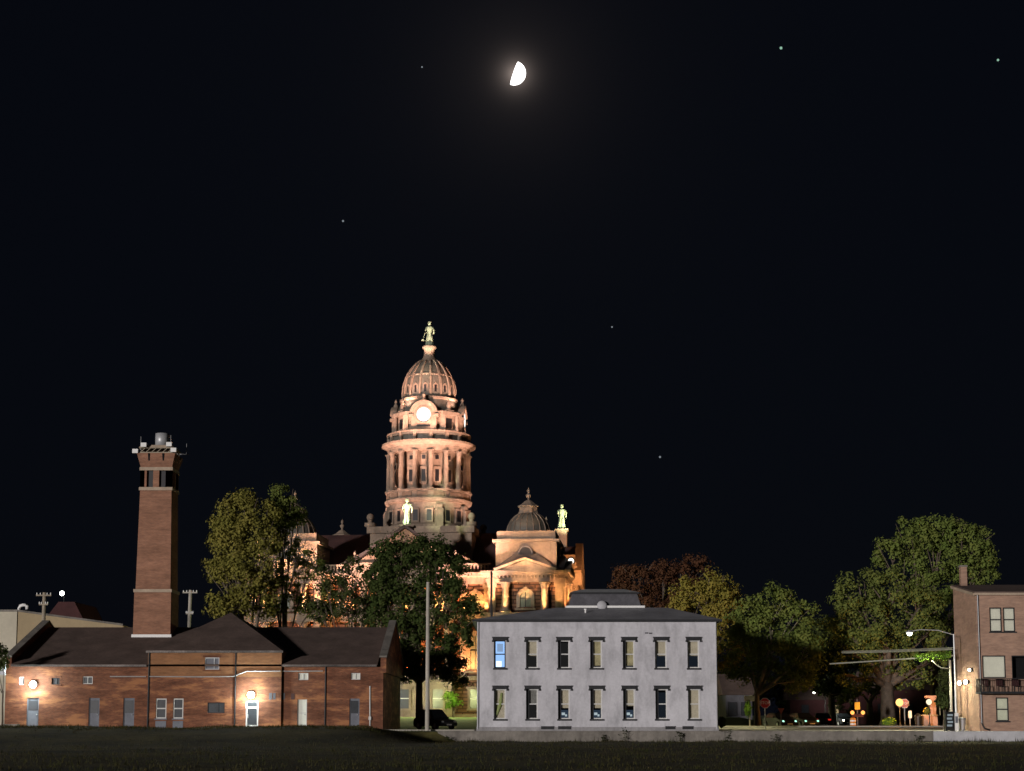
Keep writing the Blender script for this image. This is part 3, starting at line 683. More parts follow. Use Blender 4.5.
for q in range(16):
    a = q*PI/8; m4 = Matrix.Rotation(a, 4, 'Z'); z0 = zat(393, CD-3.6, 429); mb = MB()
    mb.poly_x([(-.33, z0), (.33, z0), (.33, z0+1.25), (0, z0+1.6), (-.33, z0+1.25)], 2.6, 3.66); mb.xf(m4); o = cp('dormer', mb, 'stone')
    mb = MB(); mb.box(3.4, 3.685, -.16, .16, z0+.22, z0+1.2); mb.xf(m4); cp('pane', mb, 'dark', parent=o)
zL = H(363.5)
mb = MB(); hL = H(346)-zL
mb.lathe([(1.2, -.2), (1.42, -.05), (1.42, .25), (1.1, .4), (.95, .7), (.82, 1.0), (.76, hL-.55), (.98, hL-.4), (1.02, hL-.12), (.8, hL)], 16, (0, 0, zL)); cp('lantern', mb, 'stone', True)
figure((0, 0, H(345.5)), H(322)-H(345.5), 'bronze', None)
mb = MB(); zz = H(345.5); mb.bar((-.6, -.35, zz+1.75), (-.85, -.6, zz+.7), .07); mb.box(-1.0, -.7, -.75, -.45, zz+.55, zz+.75); cp('statue_scales', mb, 'bronze')

# ---- floodlights on the courthouse
WARM, PINK, ORG_ = (1, .44, .16), (1, .58, .44), (1, .36, .115)
FK = 11.5
def fl(p, t, power, col, ang=70, r=.12): return light('SPOT', CM @ Vector(p), power*FK, col, r, CM @ Vector(t), ang, .8, 'floodlight_glow')
for q in range(8):
    a = q*PI/4 - PI/2 + .2
    if math.sin(a) > .75: continue
    c_, s_ = math.cos(a), math.sin(a)
    fl((8.6*c_, 8.6*s_, zB1+.5), (5.6*c_, 5.6*s_, zC0+3), 170, PINK, 100, .3)
    fl((6.15*c_, 6.15*s_, zG+.25), (3.6*c_, 3.6*s_, zG+4.4), 25, PINK, 120, .2)
    fl((5.0*c_, 5.0*s_, zS1+.7), (2.5*c_, 2.5*s_, zS1+7), 110, PINK, 110, .2)
for q in range(16):
    a = q*PI/8
    if math.sin(a) > .5: continue
    c_, s_ = math.cos(a), math.sin(a); fl((5.1*c_, 5.1*s_, zC0+.3), (4.75*c_, 4.75*s_, zC0+5), 5, PINK, 120, .15)
fl((0, -24, zE1+6), (0, 0, H(333)), 8000, (.95, 1, .72), 9, .3); fl((-4, -24, zE1+6), (0, 0, H(380)), 3800, PINK, 20, .3); fl((9, -24, zE1+6), (0, 0, H(390)), 4200, PINK, 22, .3)
for xx, pw in ((-16, 30000), (17, 34000)): fl((xx, -40, 1), (0, -4, H(440)), pw, PINK, 24, .4)
fl((-3, -27, HF(525)), (0, -18.3, HF(512)), 2600, (.88, 1, .62), 24, .1)
fl((24, -7, HF(535)), (18.3, 0, H(520)), 2200, (1, .95, .55), 26, .1)
for sx in (-1, 1):
    for dx in (-3.2, 0, 3.2):
        fl((sx*PAV+dx, -PAV-PH-2.2, zE1+.5), (sx*PAV+dx*.5, -PAV-3.2, zA1+.5), 75, (1, .52, .26), 110, .1)
    fl((sx*PAV+1, -PAV-PH-9, zE1-2), (sx*PAV, -PAV-3, HF(548)), 620, (1, .56, .28), 50)
    fl((sx*PAV-2.5, -PAV-PH-4, zA0-1), (sx*PAV, -PAV, zD1), 10, WARM, 60)
    for dx in (-2.9, 2.9):
        fl((sx*PAV+dx, -PAV-3.6, zA1+.3), (sx*PAV, -PAV, zA1+4.5), 120, (1, .58, .33), 110, .1)
    for xx in (-4.2, -2.45, 0, 2.45, 4.2):
        for z, pw in ((zl2+.25, 170), (zl1+.25, 210)):
            fl((sx*PAV+xx, -PAV-PH-1.35, z), (sx*PAV+xx, -PAV-PH-.3, z+4), pw*1.9, ORG_ if z < 9 else WARM, 60, .12)
    for yy in (-4.2, -1.2, 2.45):
        fl((PAV+PH+1.35, -PAV+yy, zl2+.25), (PAV+PH+.1, -PAV+yy, zl2+4), 170, WARM, 100, .12)
for xx in (-10.2, -8.7, -7.2, 7.2, 8.7, 10.2):
    for z, pw in ((zl2+.25, 150), (zl1+.25, 190)): fl((xx, -18.6, z), (xx, -17.4, z+4), pw, ORG_, 110, .12)
for xx in (-4.3, -2.1, 0, 2.1, 4.3):
    for z, pw in ((zl2+.25, 190), (zl1+.25, 260)): fl((xx, -18.4, z), (xx, -17.6, z+4), pw, ORG_, 120, .12)
for q in (-4, 0): fl((25, -8+q, zE1-1), (21, -3+q*.5, zE1+3), 420, WARM, 90, .15)
for yy in (-5, 0, 5): fl((21.0, yy, zl2+.25), (18, yy, zl2+5), 120, WARM, 120, .12)
for xx in (-18, -6, 5, 16): fl((xx, -31, .4), (xx, -19, 10), 320, ORG_, 100, .2)
for px_, y_ in ((412, -29), (455, -27)):        # unseen greenish point lights added to brighten the courthouse lawn
    w_ = Vector((xat(px_, CD+y_), CD+y_, 3.4)); light('POINT', w_, 1500, (.95, 1, .38), .2)

light('POINT', (xat(462, 181), 181, 4.2), 1500, (.9, 1, .45), .2); light('POINT', (xat(409, 184), 184, 4.2), 1500, (1, 1, .5), .2)  # more unseen point lights, added to light up the lawn gap
# ------------------------------------------------------------------ low brick powerhouse on the left
BY = 130.0
X = lambda px, Y=BY: xat(px, Y, 700)
Zb = lambda py, Y=BY: zat(py, Y)
bx0, bx1 = X(5), X(383)
cx0, cx1, CY = xat(147, 129.7), xat(281, 129.7), 129.7
zEv, zRg, RY = Zb(666.5), zat(630.5, 140), 140.0
t = thing('brick_powerhouse', 'long low red brick building with dark shingle roof and hipped middle block', 'building', (X(200), BY, 0))
def win_holes(lst, Y): return [(xat(a, Y), xat(b, Y), zat(d, Y), zat(c, Y)) for a, b, c, d in lst]
left = [(27, 39, 698, 727), (89, 99.6, 698, 727), (123.5, 134.5, 698, 727), (82, 92, 676.5, 684), (51, 59, 678, 684.5), (18.5, 23.5, 677, 685)]
right = [(298, 308, 673, 680), (297.5, 307, 699.5, 727), (350.7, 360, 673, 679.6), (349.5, 359.5, 698.5, 727)]
mid = [(156, 166.6, 698.5, 718.5), (173.3, 183.5, 698.5, 718.5), (204, 218.5, 657.5, 669.5), (207.5, 224.8, 702.5, 713), (246, 258.5, 701, 727)]
mb = MB()
hl = win_holes(left, BY); hr = win_holes(right, BY)
mb.holes(bx0, cx0, -.3, zEv, BY, hl, .22); mb.holes(cx1, bx1, -.3, zEv, BY, hr, .22)
for x, s_ in ((bx0, -1), (bx1, 1)):
    mb.quad((x, BY, -.3), (x, 150, -.3), (x, 150, zEv), (x, RY, zRg), (x, BY, zEv))
mb.quad((bx0, 150, -.3), (bx1, 150, -.3), (bx1, 150, zEv), (bx0, 150, zEv))
mb.box(cx1-.01, cx1+.01, BY-.01, BY+.01, 0, .01)
wl = mb.build('wall', M['brick'], t)
mb = MB(); hm = win_holes(mid, CY); zm = zat(651, CY); mb.holes(cx0, cx1, -.3, zat(677, CY), CY, hm[:2]+hm[3:], .22)
mb.quad((cx0, CY, -.3), (cx0, CY, zat(677, CY)), (cx0, BY+4, zat(677, CY)), (cx0, BY+4, -.3)); mb.quad((cx1, CY, -.3), (cx1, BY+4, -.3), (cx1, BY+4, zat(677, CY)), (cx1, CY, zat(677, CY)))
mb.build('wall', M['brick'], t)
mb = MB(); z0 = zat(677, CY)+.002; mb.holes(cx0, cx1, z0, zm, CY, [hm[2]], .22)
mb.quad((cx0, CY, z0), (cx0, CY, zm), (cx0, 147, zm), (cx0, 147, z0)); mb.quad((cx1, CY, z0), (cx1, 147, z0), (cx1, 147, zm), (cx1, CY, zm))
mb.build('wall', M['brick_o'], t)['label'] = 'upper wall of newer orange brick on the middle block'
mb = MB(); mb.quad((cx0+.02, CY+.3, z0), (cx1-.02, CY+.3, z0), (cx1-.02, CY+.3, zm), (cx0+.02, CY+.3, zm)); mb.quad((bx0+.05, BY+.35, -.3), (bx1-.05, BY+.35, -.3), (bx1-.05, BY+.35, zEv), (bx0+.05, BY+.35, zEv)); mb.quad((cx0+.02, CY+.35, -.3), (cx1-.02, CY+.35, -.3), (cx1-.02, CY+.35, z0), (cx0+.02, CY+.35, z0))
mb.build('interior', M['dark'], t)
# gable roof (two slopes with thickness), parapets
for xa, xb in ((bx0+.45, bx1-.45),):
    mb = MB(); mb.poly_x([(BY-.3, zEv), (RY, zRg+.05), (150.3, zEv), (150.3, zEv+.18), (RY, zRg+.28), (BY-.3, zEv+.16)], xa, xb); rf = mb.build('roof', M['shingle'], t)
for xa, xb in ((bx0+.5, cx0-.1), (cx1+.1, bx1-.5)): MB().bar((xa, BY-.36, zEv+.06), (xb, BY-.36, zEv+.06), .14, .16).build('gutter', M['gut'], t)
for x, nm in ((bx0, 'l'), (bx1, 'r')):
    mb = MB(); mb.poly_x([(BY-.05, zEv-.5), (BY-.05, zEv+.75), (RY, zRg+.75), (150, zEv+.75), (150, zEv-.5)], x-.22+(.2 if nm == 'l' else 0), x+.24+(.2 if nm == 'l' else 0)); mb.build('gable_parapet', M['brick'], t)
    mb = MB(); xm = x+(.2 if nm == 'l' else 0); mb.bar((xm, BY-.25, zEv+.8), (xm, RY, zRg+.83), .62, .14); mb.bar((xm, 150.2, zEv+.8), (xm, RY, zRg+.83), .62, .14); mb.build('coping', M['conc'], t)
# hipped roof over the middle block
ap = at(231, 612.5, 138.2); zo = zm+.0
e = .12
P4 = [(cx0-e, CY-e, zo), (cx1+e, CY-e, zo), (cx1+e, 147.8, zo), (cx0-e, 147.8, zo)]
mb = MB(); A = tuple(ap)
for a, b in zip(P4, P4[1:]+P4[:1]): mb.quad(a, b, A)
mb.quad(*reversed(P4)); mb.build('hip_roof', M['shingle'], t)
mb = MB(); mb.box(cx0-e-.02, cx1+e+.02, CY-e-.13, CY-e-.01, zo-.14, zo+.03); mb.build('gutter', M['gut'], t)
# doors and windows
def framed(a, b, c, d, Y, kind, parent=None):
    x0, x1, z1, z0 = xat(a, Y), xat(b, Y), zat(c, Y), zat(d, Y); y = Y+.12
    if kind == 'sash':
        mb = MB(); f = .09
        for q in ((x0, x0+f, z0, z1), (x1-f, x1, z0, z1), (x0+f, x1-f, z0, z0+f), (x0+f, x1-f, z1-f, z1), (x0+f, x1-f, (z0+z1)/2-.05, (z0+z1)/2+.05)): mb.box(q[0], q[1], y-.05, y+.03, q[2], q[3])
        o = mb.build('window', M['trim_w'], t); MB().box(x0+f, x1-f, y+.02, y+.026, z0+f, z1-f).build('pane', M['dglass'], o)
        MB().box(x0-.06, x1+.06, Y-.09, Y+.1, z0-.1, z0-.002).build('sill', M['gpaint'], o)
        MB().box(x0, x1, Y-.03, Y-.004, -.2, z0-.2).build('panel', M['gpaint'], o)
    elif kind == 'small':
        mb = MB(); f = .06
        for q in ((x0, x0+f, z0, z1), (x1-f, x1, z0, z1), (x0+f, x1-f, z0, z0+f), (x0+f, x1-f, z1-f, z1), ((x0+x1)/2-.03, (x0+x1)/2+.03, z0+f, z1-f)): mb.box(q[0], q[1], y-.05, y+.03, q[2], q[3])
        o = mb.build('window', M['trim_w'], t); MB().box(x0+f, x1-f, y+.02, y+.026, z0+f, z1-f).build('pane', M['blindw'] if (a > 290) else M['dglass'], o)
    elif kind == 'dark':
        mb = MB(); f = .06
        for q in ((x0, x0+f, z0, z1), (x1-f, x1, z0, z1), (x0+f, x1-f, z0, z0+f), (x0+f, x1-f, z1-f, z1), (x0+(x1-x0)*.62, x0+(x1-x0)*.62+.05, z0+f, z1-f)): mb.box(q[0], q[1], y-.05, y+.03, q[2], q[3])
        o = mb.build('window', M['trim_d'] if a > 206.5 and a < 210 or a < 60 else M['metal_g'], t); lm = 'brick'; MB().box(x0+f, x1-f, y+.02, y+.026, z0+f, z1-f).build('pane', M['dglass'] if a < 60 or a > 206.5 else M['gpaint'], o)
        MB().box(x0-.15, x1+.15, Y-.08, Y+.1, z0-.12, z0-.002).build('sill', M[lm], o); MB().box(x0-.15, x1+.15, Y-.03, Y-.004, z1+.004, z1+.16).build('lintel', M[lm], o)
    elif kind in ('door', 'infill', 'whitedoor'):
        m = {'door': 'gpaint', 'infill': 'gpaint', 'whitedoor': 'blindw'}[kind]
        mb = MB(); mb.box(x0, x1, y, y+.05, -.25, z1); o = mb.build('door', M[m], t)
        zt = z1-(z1-z0)*.08; zm_ = z1-(z1-z0)*(.52 if kind == 'infill' else .42)
        if kind != 'whitedoor': MB().box(x0+.1, x1-.1, y-.02, y-.002, zm_, zt).build('pane', M['dglass'], o)
        else:
            mb = MB(); mb.box(x0+.05, x1-.05, y-.015, y-.002, z0+1.1, z0+1.14); mb.build('rail', M['metal_g'], o)
        mb = MB()
        mb.box(x0-.0, x0+.07, y-.05, y-.003, -.2, z1); mb.box(x1-.07, x1, y-.05, y-.003, -.2, z1); mb.build('frame', M['gpaint' if kind != 'whitedoor' else 'trim_w'], o)
        MB().ball((x1-.16, y-.06, z0+1.0), .05, 6).build('handle', M['metal_g'], o)
framed(*left[0], BY, 'door'); framed(*left[1], BY, 'infill'); framed(*left[2], BY, 'infill')
framed(*left[3], BY, 'small'); framed(*left[4], BY, 'dark'); framed(*left[5], BY, 'small')
framed(*right[0], BY, 'small'); framed(*right[1], BY, 'whitedoor'); framed(*right[2], BY, 'small'); framed(*right[3], BY, 'infill')
framed(*mid[0], CY, 'sash'); framed(*mid[1], CY, 'sash'); framed(*mid[2], CY, 'dark'); framed(*mid[3], CY, 'dark')
# lit entrance door: white frame, glass, dark transom
x0, x1, z1, z0 = xat(246, CY), xat(258.5, CY), zat(701, CY), zat(727, CY); zt = zat(707.5, CY)
mb = MB()
for q in ((x0, x0+.11, -.2, z1), (x1-.11, x1, -.2, z1), (x0+.11, x1-.11, zt-.07, zt+.07), (x0+.11, x1-.11, z1-.08, z1), (x0+.11, x1-.11, -.2, .3)): mb.box(q[0], q[1], CY+.05, CY+.14, q[2], q[3])
o = mb.build('door', M['trim_w'], t); MB().box(x0+.11, x1-.11, CY+.12, CY+.13, .3, z1-.08).build('pane', M['dglass'], o)
MB().box(x0+.15, x0+.2, CY-.0, CY+.05, .85, 1.15).build('handle', M['metal_g'], o)
for px, nm in ((148.2, CY-.06), (235, CY-.06), (325.3, BY-.06)):
    mb = MB(); x = xat(px, nm); yy = nm; zt = zm if px < 300 else zEv
    mb.tube([(x, yy, -.2), (x, yy, zt)], .06, 8); mb.build('downspout', M['trim_d'], t)
mb = MB(); pts = [at(x_, y_, CY-.06) for x_, y_ in ((149, 676.5), (200, 676.8), (233, 676.4), (247, 671.2), (280.5, 671.0))]; mb.tube(pts, .045, 6); mb.build('conduit', M['metal_g'], t)
mb = MB(); mb.tube([at(282, 671.2, BY-.06), at(323, 671.0, BY-.06)], .045, 6); mb.tube([at(110, 676.5, BY-.06), at(146, 676.5, BY-.06)], .045, 6); mb.build('conduit', M['metal_g'], t)
mb = MB(); mb.tube([at(370, 686, BY-.08), at(370, 726, BY-.08)], .05, 6); mb.box(xat(369, BY), xat(371.4, BY), BY-.2, BY-.03, zat(720, BY), zat(716.5, BY)); mb.build('pipe', M['trim_w'], t)
for a, b, c_, d in ((269, 272, 693, 699.5), (273, 275.5, 693, 699.5), (281.8, 284.8, 693, 699.5), (291, 294.5, 693.5, 699.5)):
    YY = CY if a < 280 else BY; MB().box(xat(a, YY), xat(b, YY), YY-.03, YY-.004, zat(d, YY), zat(c_, YY)).build('vent', M['slate_d'] if a < 290 else M['redslate'], t)
mb = MB(); mb.box(xat(0.5, BY), xat(5.2, BY), BY-.5, BY-.05, zat(675, BY), zat(660.5, BY)); mb.build('corner_block', M['conc_l'], t)
mb = MB(); mb.box(xat(7, BY), xat(21, BY), BY-.9, BY-.1, -.15, zat(724, BY)); mb.build('door_step', M['conc'], t)
def wall_lamp(px, py, Y, label, power, col, r=.3):
    p = at(px, py, Y-.38)
    l = thing('wall_lamp', label, 'lamp', p, 'lamps on the outside walls')
    mb = MB(); mb.box(p.x-.18, p.x+.18, p.y+.08, Y-.003, p.z+.02, p.z+.3); mb.build('housing', M['trim_d'], l)
    MB().ball(tuple(p), r, 12).build('bulb', M['lamp_w'], l, True)
    light('POINT', (p.x, p.y-.34, p.z-.05), power, col, .3)
wall_lamp(33, 684.5, BY, 'glaring white lamp at the left end of the brick wall over a grey door', 1100, (.86, 1, .98))
wall_lamp(251, 695, CY, 'glaring white lamp above the lit entrance door of the middle block', 1000, (.88, 1, .96))

# ------------------------------------------------------------------ chimney
KY = 137.2
kc = xat(151.5, KY, 637)
t = thing('brick_chimney', 'tall tapering square red brick chimney rising behind the dark roof', 'chimney', (kc, KY+1.6, 0))
lx = lambda px, py: at(px, py, KY)
kx = kc
def sq(mb, hw0, hw1, z0, z1):
    mb.lathe([(hw0*math.sqrt(2), z0), (hw1*math.sqrt(2), z1)], 4, (kx, KY+1.6, 0), PI/4)
zb, z1_, z2_, z3_, z4_, z5_ = zat(640, KY), zat(592, KY), zat(490, KY), zat(470, KY), zat(467, KY), zat(453, KY)
w0, w1, w2, w3 = 1.66, 1.58, 1.40, 1.36
mb = MB(); sq(mb, w0, w1, 0, z1_-.02); mb.build('base', M['brick_c'], t)
mb = MB(); sq(mb, w1-.08, w2-.04, z1_+.25, z2_); mb.build('shaft', M['brick_c'], t)
mb = MB(); sq(mb, w1+.07, w1+.07, z1_-.02, z1_+.25); mb.build('belt_course', M['limestone'], t)
mb = MB(); sq(mb, w2+.05, w2+.05, z2_+.001, z2_+.28); mb.build('belt_course', M['limestone'], t)
mb = MB(); sq(mb, 1.15, 1.15, z2_+.28, z3_-.001)
mb.build('core', M['dark'], t)
for s_ in range(4):
    mb = MB()
    for a, b in ((-1.38, -.82), (-.26, .26), (.82, 1.38)): mb.box(a, b, -1.38, -1.0 if abs(a) < 1 else -.82, z2_+.281, z3_-.002)
    mb.xf(Matrix.Translation((kx, KY+1.6, 0)) @ ROT4[s_]); mb.build('brick_pier', M['brick_c'], t)
mb = MB(); sq(mb, w3+.08, w3+.08, z3_, z4_+.02); mb.build('belt_course', M['limestone'], t)
mb = MB(); sq(mb, w3, 1.66, z4_+.02, z5_); mb.build('corbel', M['brick_c'], t)
mb = MB()
for s_ in range(4):
    for xx in (-.62, .62):
        i = len(mb.v); mb.bar((xx, -w3-.03, z4_+.5), (xx, -1.68, z5_-.03), .14, .14); mb.xf(Matrix.Translation((kx, KY+1.6, 0)) @ ROT4[s_], i)
mb.build('corbel_slot', M['dark'], t)
z6 = zat(444.5, KY)
mb = MB()
for s_ in range(4):
    i = len(mb.v)
    mb.bar((-1.45, -1.45, z5_+.05), (1.45, -1.45, z5_+.05), .12); mb.bar((-1.45, -1.45, z6-.25), (1.45, -1.45, z6-.25), .12)
    for q in range(6):
        xa = -1.45+2.9*q/6; mb.bar((xa, -1.45, z5_+.05), (xa+.48, -1.45, z6-.25), .05)
    mb.xf(Matrix.Translation((kx, KY+1.6, 0)) @ ROT4[s_], i)
mb.build('lattice_frame', M['wood'], t)
mb = MB(); sq(mb, 1.55, 1.35, z6-.25, z6); mb.build('platform', M['limestone'], t)
zc0, zc1 = z6, zat(430.5, KY)
mb = MB(); mb.lathe([(.60, 0), (.60, zc1-zc0-.02), (.52, zc1-zc0)], 20, (kx+.15, KY+1.6, zc0)); mb.build('flue_pipe', M['metal_g'], t, True)
for xx, zz, yy in ((-1.8, z5_-.02, -1.6), (-1.05, z5_+.5, -1.75), (1.15, z5_+.55, -1.75), (1.55, z5_+.05, -1.75)):
    MB().box(kx+xx-.24, kx+xx+.24, KY+1.6+yy-.15, KY+1.6+yy+.15, zz, zz+.36).build('antenna_box', M['signw'], t)
for xx, yy, h in ((-1.4, -1.4, 1.4), (1.2, -1.4, 1.5), (2.3, 0, 1.0)):
    mb = MB(); mb.tube([(kx+xx, KY+1.6+yy, z5_+.1), (kx+xx, KY+1.6+yy, z5_+.1+h)], .022, 5)
    if xx > 2: mb.tube([(kx+1.5, KY+1.6, z5_+.15), (kx+2.5, KY+1.6, z5_+.15)], .04, 5)
    mb.build('aerial', M['metal_g'], t)
mb = MB(); zf = zEv+.16+(zRg+.12-zEv)*((KY-BY+.3)/(RY-BY+.3)); mb.lathe([(1.72*math.sqrt(2), zf-.1), (1.70*math.sqrt(2), zf+.2)], 4, (kx, KY+1.6, 0), PI/4); mb.build('flashing', M['signw'], t)

# ------------------------------------------------------------------ white two-storey building
WY = 125.0
wx0, wx1, wz = xat(477, WY), xat(717.8, WY), zat(620.6, WY)
WD = 13.0
t = thing('white_building', 'two storey white painted building with seven bays and dark hipped roof', 'building', ((wx0+wx1)/2, WY, 0))
cxs = (499.4, 531.6, 563.5, 596.0, 628.7, 661.0, 693.6)
wins = [(c-4.9, c+6.2, 640.3, 668) for c in cxs] + [(c-4.9, c+6.2, 689, 719) for c in cxs]
hw_ = [(xat(a, WY), xat(b, WY), zat(d, WY), zat(c_, WY)) for a, b, c_, d in wins]
mb = MB(); mb.holes(wx0, wx1, -.2, wz, WY, hw_, .28)
mb.quad((wx0, WY, -.2), (wx0, WY, wz), (wx0, WY+WD, wz), (wx0, WY+WD, -.2)); mb.quad((wx1, WY, -.2), (wx1, WY+WD, -.2), (wx1, WY+WD, wz), (wx1, WY, wz)); mb.quad((wx0, WY+WD, -.2), (wx0, WY+WD, wz), (wx1, WY+WD, wz), (wx1, WY+WD, -.2))
mb.build('wall', M['white_w'], t)
mb = MB(); zp = zat(727, WY); xs_ = [wx0-.04, xat(545, WY), xat(555, WY), xat(560, WY), xat(572, WY), xat(666, WY), xat(675, WY), xat(683, WY), xat(694, WY), wx1+.04]
mb.box(wx0-.04, wx1+.04, WY-.06, WY-.003, -.2, zp); mb.build('plinth', M['plinth'], t)
for a, b in ((541, 554), (558, 571), (665, 675), (682, 693)):
    MB().box(xat(a, WY), xat(b, WY), WY-.09, WY-.061, .0, .24).build('basement_vent', M['trim_d'], t)
MB().box(wx0+.3, wx1-.3, WY+1.2, WY+WD-.3, .0, wz-.1).build('interior', M['dark'], t)
kinds = ['blue', 'half_top', 'dark', 'warm', 'warm', 'half_top', 'half_top', 'green', 'dim', 'half_low', 'half_low', 'half_mid', 'dark', 'full']
for (a, b, z0, z1), kd in zip(hw_, kinds):
    y = WY+.24; mb = MB(); f = .085; zm_ = (z0+z1)/2
    for q in ((a, a+f, z0, z1), (b-f, b, z0, z1), (a+f, b-f, z0, z0+f), (a+f, b-f, z1-f, z1), (a+f, b-f, zm_-.045, zm_+.045)): mb.box(q[0], q[1], y-.06, y+.03, q[2], q[3])
    o = mb.build('window', M['trim_w'] if kd not in ('blue',) else M['trim_d'], t)
    MB().box(a+f, b-f, y+.0, y+.006, z0+f, z1-f).build('pane', M['glass'], o)
    mb = MB(); mb.box(a-.16, b+.16, WY-.12, WY-.003, z1+.0, z1+.20); mb.box(a-.20, b+.20, WY-.16, WY-.003, z1+.20, z1+.27); mb.box(a-.2, a-.06, WY-.13, WY-.004, z1-.13, z1); mb.box(b+.06, b+.2, WY-.13, WY-.004, z1-.13, z1)
    mb.build('lintel', M['trim_d'], o)
    MB().box(a-.12, b+.12, WY-.10, WY+.15, z0-.13, z0-.003).build('sill', M['trim_d'], o)
    mb = MB(); mb.box(a-.055, a-.002, WY-.05, WY+.05, z0, z1); mb.box(a+.002, a+.20, y-.10, y-.062, z0, z1) if kd in ('dark', 'warm', 'dim', 'half_low', 'half_mid') else None
    mb.build('casing', M['trim_d'], o)
    lo = {'half_top': zm_-.12, 'half_low': z0+.85, 'half_mid': zm_-.15, 'full': z0, 'dim': zm_, 'warm': z0+.2, 'green': z0, 'blue': z0, 'dark': None}[kd]
    if lo is not None:
        m = {'warm': 'blind_w', 'dim': 'blind_d', 'green': 'blind', 'blue': 'blue'}.get(kd, 'blind')
        if m == 'blind_w': m_ = M.setdefault('blind_w', mat('olive_window_blind', (.42, .38, .24), .9, .3, 2))
        elif m == 'blind_d': m_ = M.setdefault('blind_d', mat('grey_window_blind', (.20, .20, .20), .9, .3, 2))
        else: m_ = M[m]
        MB().box(a+.03, b-.03, y+.10, y+.115, lo, z1).build('blind', m_, o)
    if kd in ('half_top', 'dark', 'warm', 'dim'): MB().box(a+.05, b-.05, y+.3, y+.31, z0, zm_+(.9 if kd == 'dark' else .1)).build('pane_glow', M['room%d' % (int(a*7) % 3)], o)  # glowing sheet added to lift the black pane to grey
    if kd == 'blue':
        MB().box(a+.12, a+.55, y+.07, y+.09, z0+.1, z0+.55).build('lampshade', emit('bright_blue_white_lamp', (.75, .88, 1), 1.6), o)
        MB().box(a+.2, b-.2, y+.085, y+.095, zm_+.2, z1-.25).build('poster', emit('pale_blue_lit_picture', (.42, .62, 1), .6), o)
    if kd == 'green':
        mb = MB(); mb.tube([(a+.15, y+.06, z0+.3), (a+.45, y+.06, zm_), (b-.3, y+.06, z1-.3)], [.10, .16, .08], 6); mb.build('house_plant', leafmat('indoor_leaf', (.25, .34, .10), (.40, .44, .2)), o, True)
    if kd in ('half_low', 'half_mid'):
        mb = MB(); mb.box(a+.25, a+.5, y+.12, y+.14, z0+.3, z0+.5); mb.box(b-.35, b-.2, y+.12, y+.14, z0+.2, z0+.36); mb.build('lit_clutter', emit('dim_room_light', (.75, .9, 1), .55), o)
        MB().box(a+.1, b-.1, y+.2, y+.21, z0, z0+.7).build('pane_glow', emit('dim_blue_pane_glow', (.05, .08, .13), .5), o)  # added glow sheet greys the lower part of the pane
# roof
ov = .35; xa, xb = wx0-ov, wx1+ov; ya, yb = WY-ov, WY+WD+ov
zr = wz+1.35; mx0, mx1, my0, my1 = xat(569, 130.2), xat(681, 130.2), WY+5, WY+WD-4
mb = MB(); b0, t0 = [(xa, ya, wz+.08), (xb, ya, wz+.08), (xb, yb, wz+.08), (xa, yb, wz+.08)], [(mx0-1, my0, zr), (mx1-1, my0, zr), (mx1-1, my1, zr), (mx0-1, my1, zr)]
for k in range(4): mb.quad(b0[k], b0[(k+1) % 4], t0[(k+1) % 4], t0[k])
mb.quad(*t0); mb.quad(*reversed(b0)); mb.build('roof', M['roof_w'], t)
mb = MB(); mb.box(xa-.03, xb+.03, ya-.03, yb+.03, wz-.09, wz+.075); mb.build('eaves', M['trim_d'], t)
q0, q1 = xat(567.5, 130), xat(643.5, 130); zt0, zt1 = zr-.4, zat(594.2, 130.5); 
mb = MB(); ins = .42
b0 = [(q0, my0-.2, zt0), (q1, my0-.2, zt0), (q1, my1, zt0), (q0, my1, zt0)]; t0 = [(q0+ins, my0+.35, zt1), (q1-ins, my0+.35, zt1), (q1-ins, my1-ins, zt1), (q0+ins, my1-ins, zt1)]
for k in range(4): mb.quad(b0[k], b0[(k+1) % 4], t0[(k+1) % 4], t0[k])
mb.quad(*t0); cu = mb.build('cupola', M['slate_d'], t)
mb = MB(); mb.box(q0+ins-.15, q1-ins+.15, my0+.2, my1-ins+.15, zt1+.002, zt1+.14); mb.build('cornice', M['trim_d'], cu)
mb = MB(); b0 = [(q0+ins-.2, my0+.15, zt1+.14), (q1-ins+.2, my0+.15, zt1+.14), (q1-ins+.2, my1-ins+.2, zt1+.14), (q0+ins-.2, my1-ins+.2, zt1+.14)]; t0 = [(q0+1.4, my0+1.6, zt1+.5), (q1-1.4, my0+1.6, zt1+.5), (q1-1.4, my1-1.6, zt1+.5), (q0+1.4, my1-1.6, zt1+.5)]
for k in range(4): mb.quad(b0[k], b0[(k+1) % 4], t0[(k+1) % 4], t0[k])
mb.quad(*t0); mb.build('cupola_roof', M['metal_g'], cu)
mb = MB(); mb.box(q0-.15, q1+.15, my0-.32, my0-.21, zr-.03, zr+.14); mb.build('flashing', M['signw'], cu)
p = at(602, 605, my0-.45); mb = MB(); mb.lathe([(.02, -.08), (.25, -.05), (.38, .05), (.40, .07), (.25, .0), (.02, -.03)], 16); mb.xf(Matrix.Translation(p) @ Matrix.Rotation(PI/2-.25, 4, 'X') @ Matrix.Rotation(PI, 4, 'X')); 
d_ = thing('satellite_dish', 'pale round satellite dish on the roof of the white building', 'dish', p); ORG[d_.name] = tuple(p)
mb.build('reflector', M['conc_l'], d_, True); MB().tube([(p.x, p.y+.12, p.z-.05), (p.x, p.y+.25, zr-.1)], .05, 6).build('mast', M['conc_l'], d_)
p = at(585.5, 612.5, WY+2.6); mb = MB(); mb.lathe([(.07, -.35), (.07, .2), (.12, .2), (.12, .3)], 10, tuple(p)); mb.build('vent_pipe', M['signw'], t)
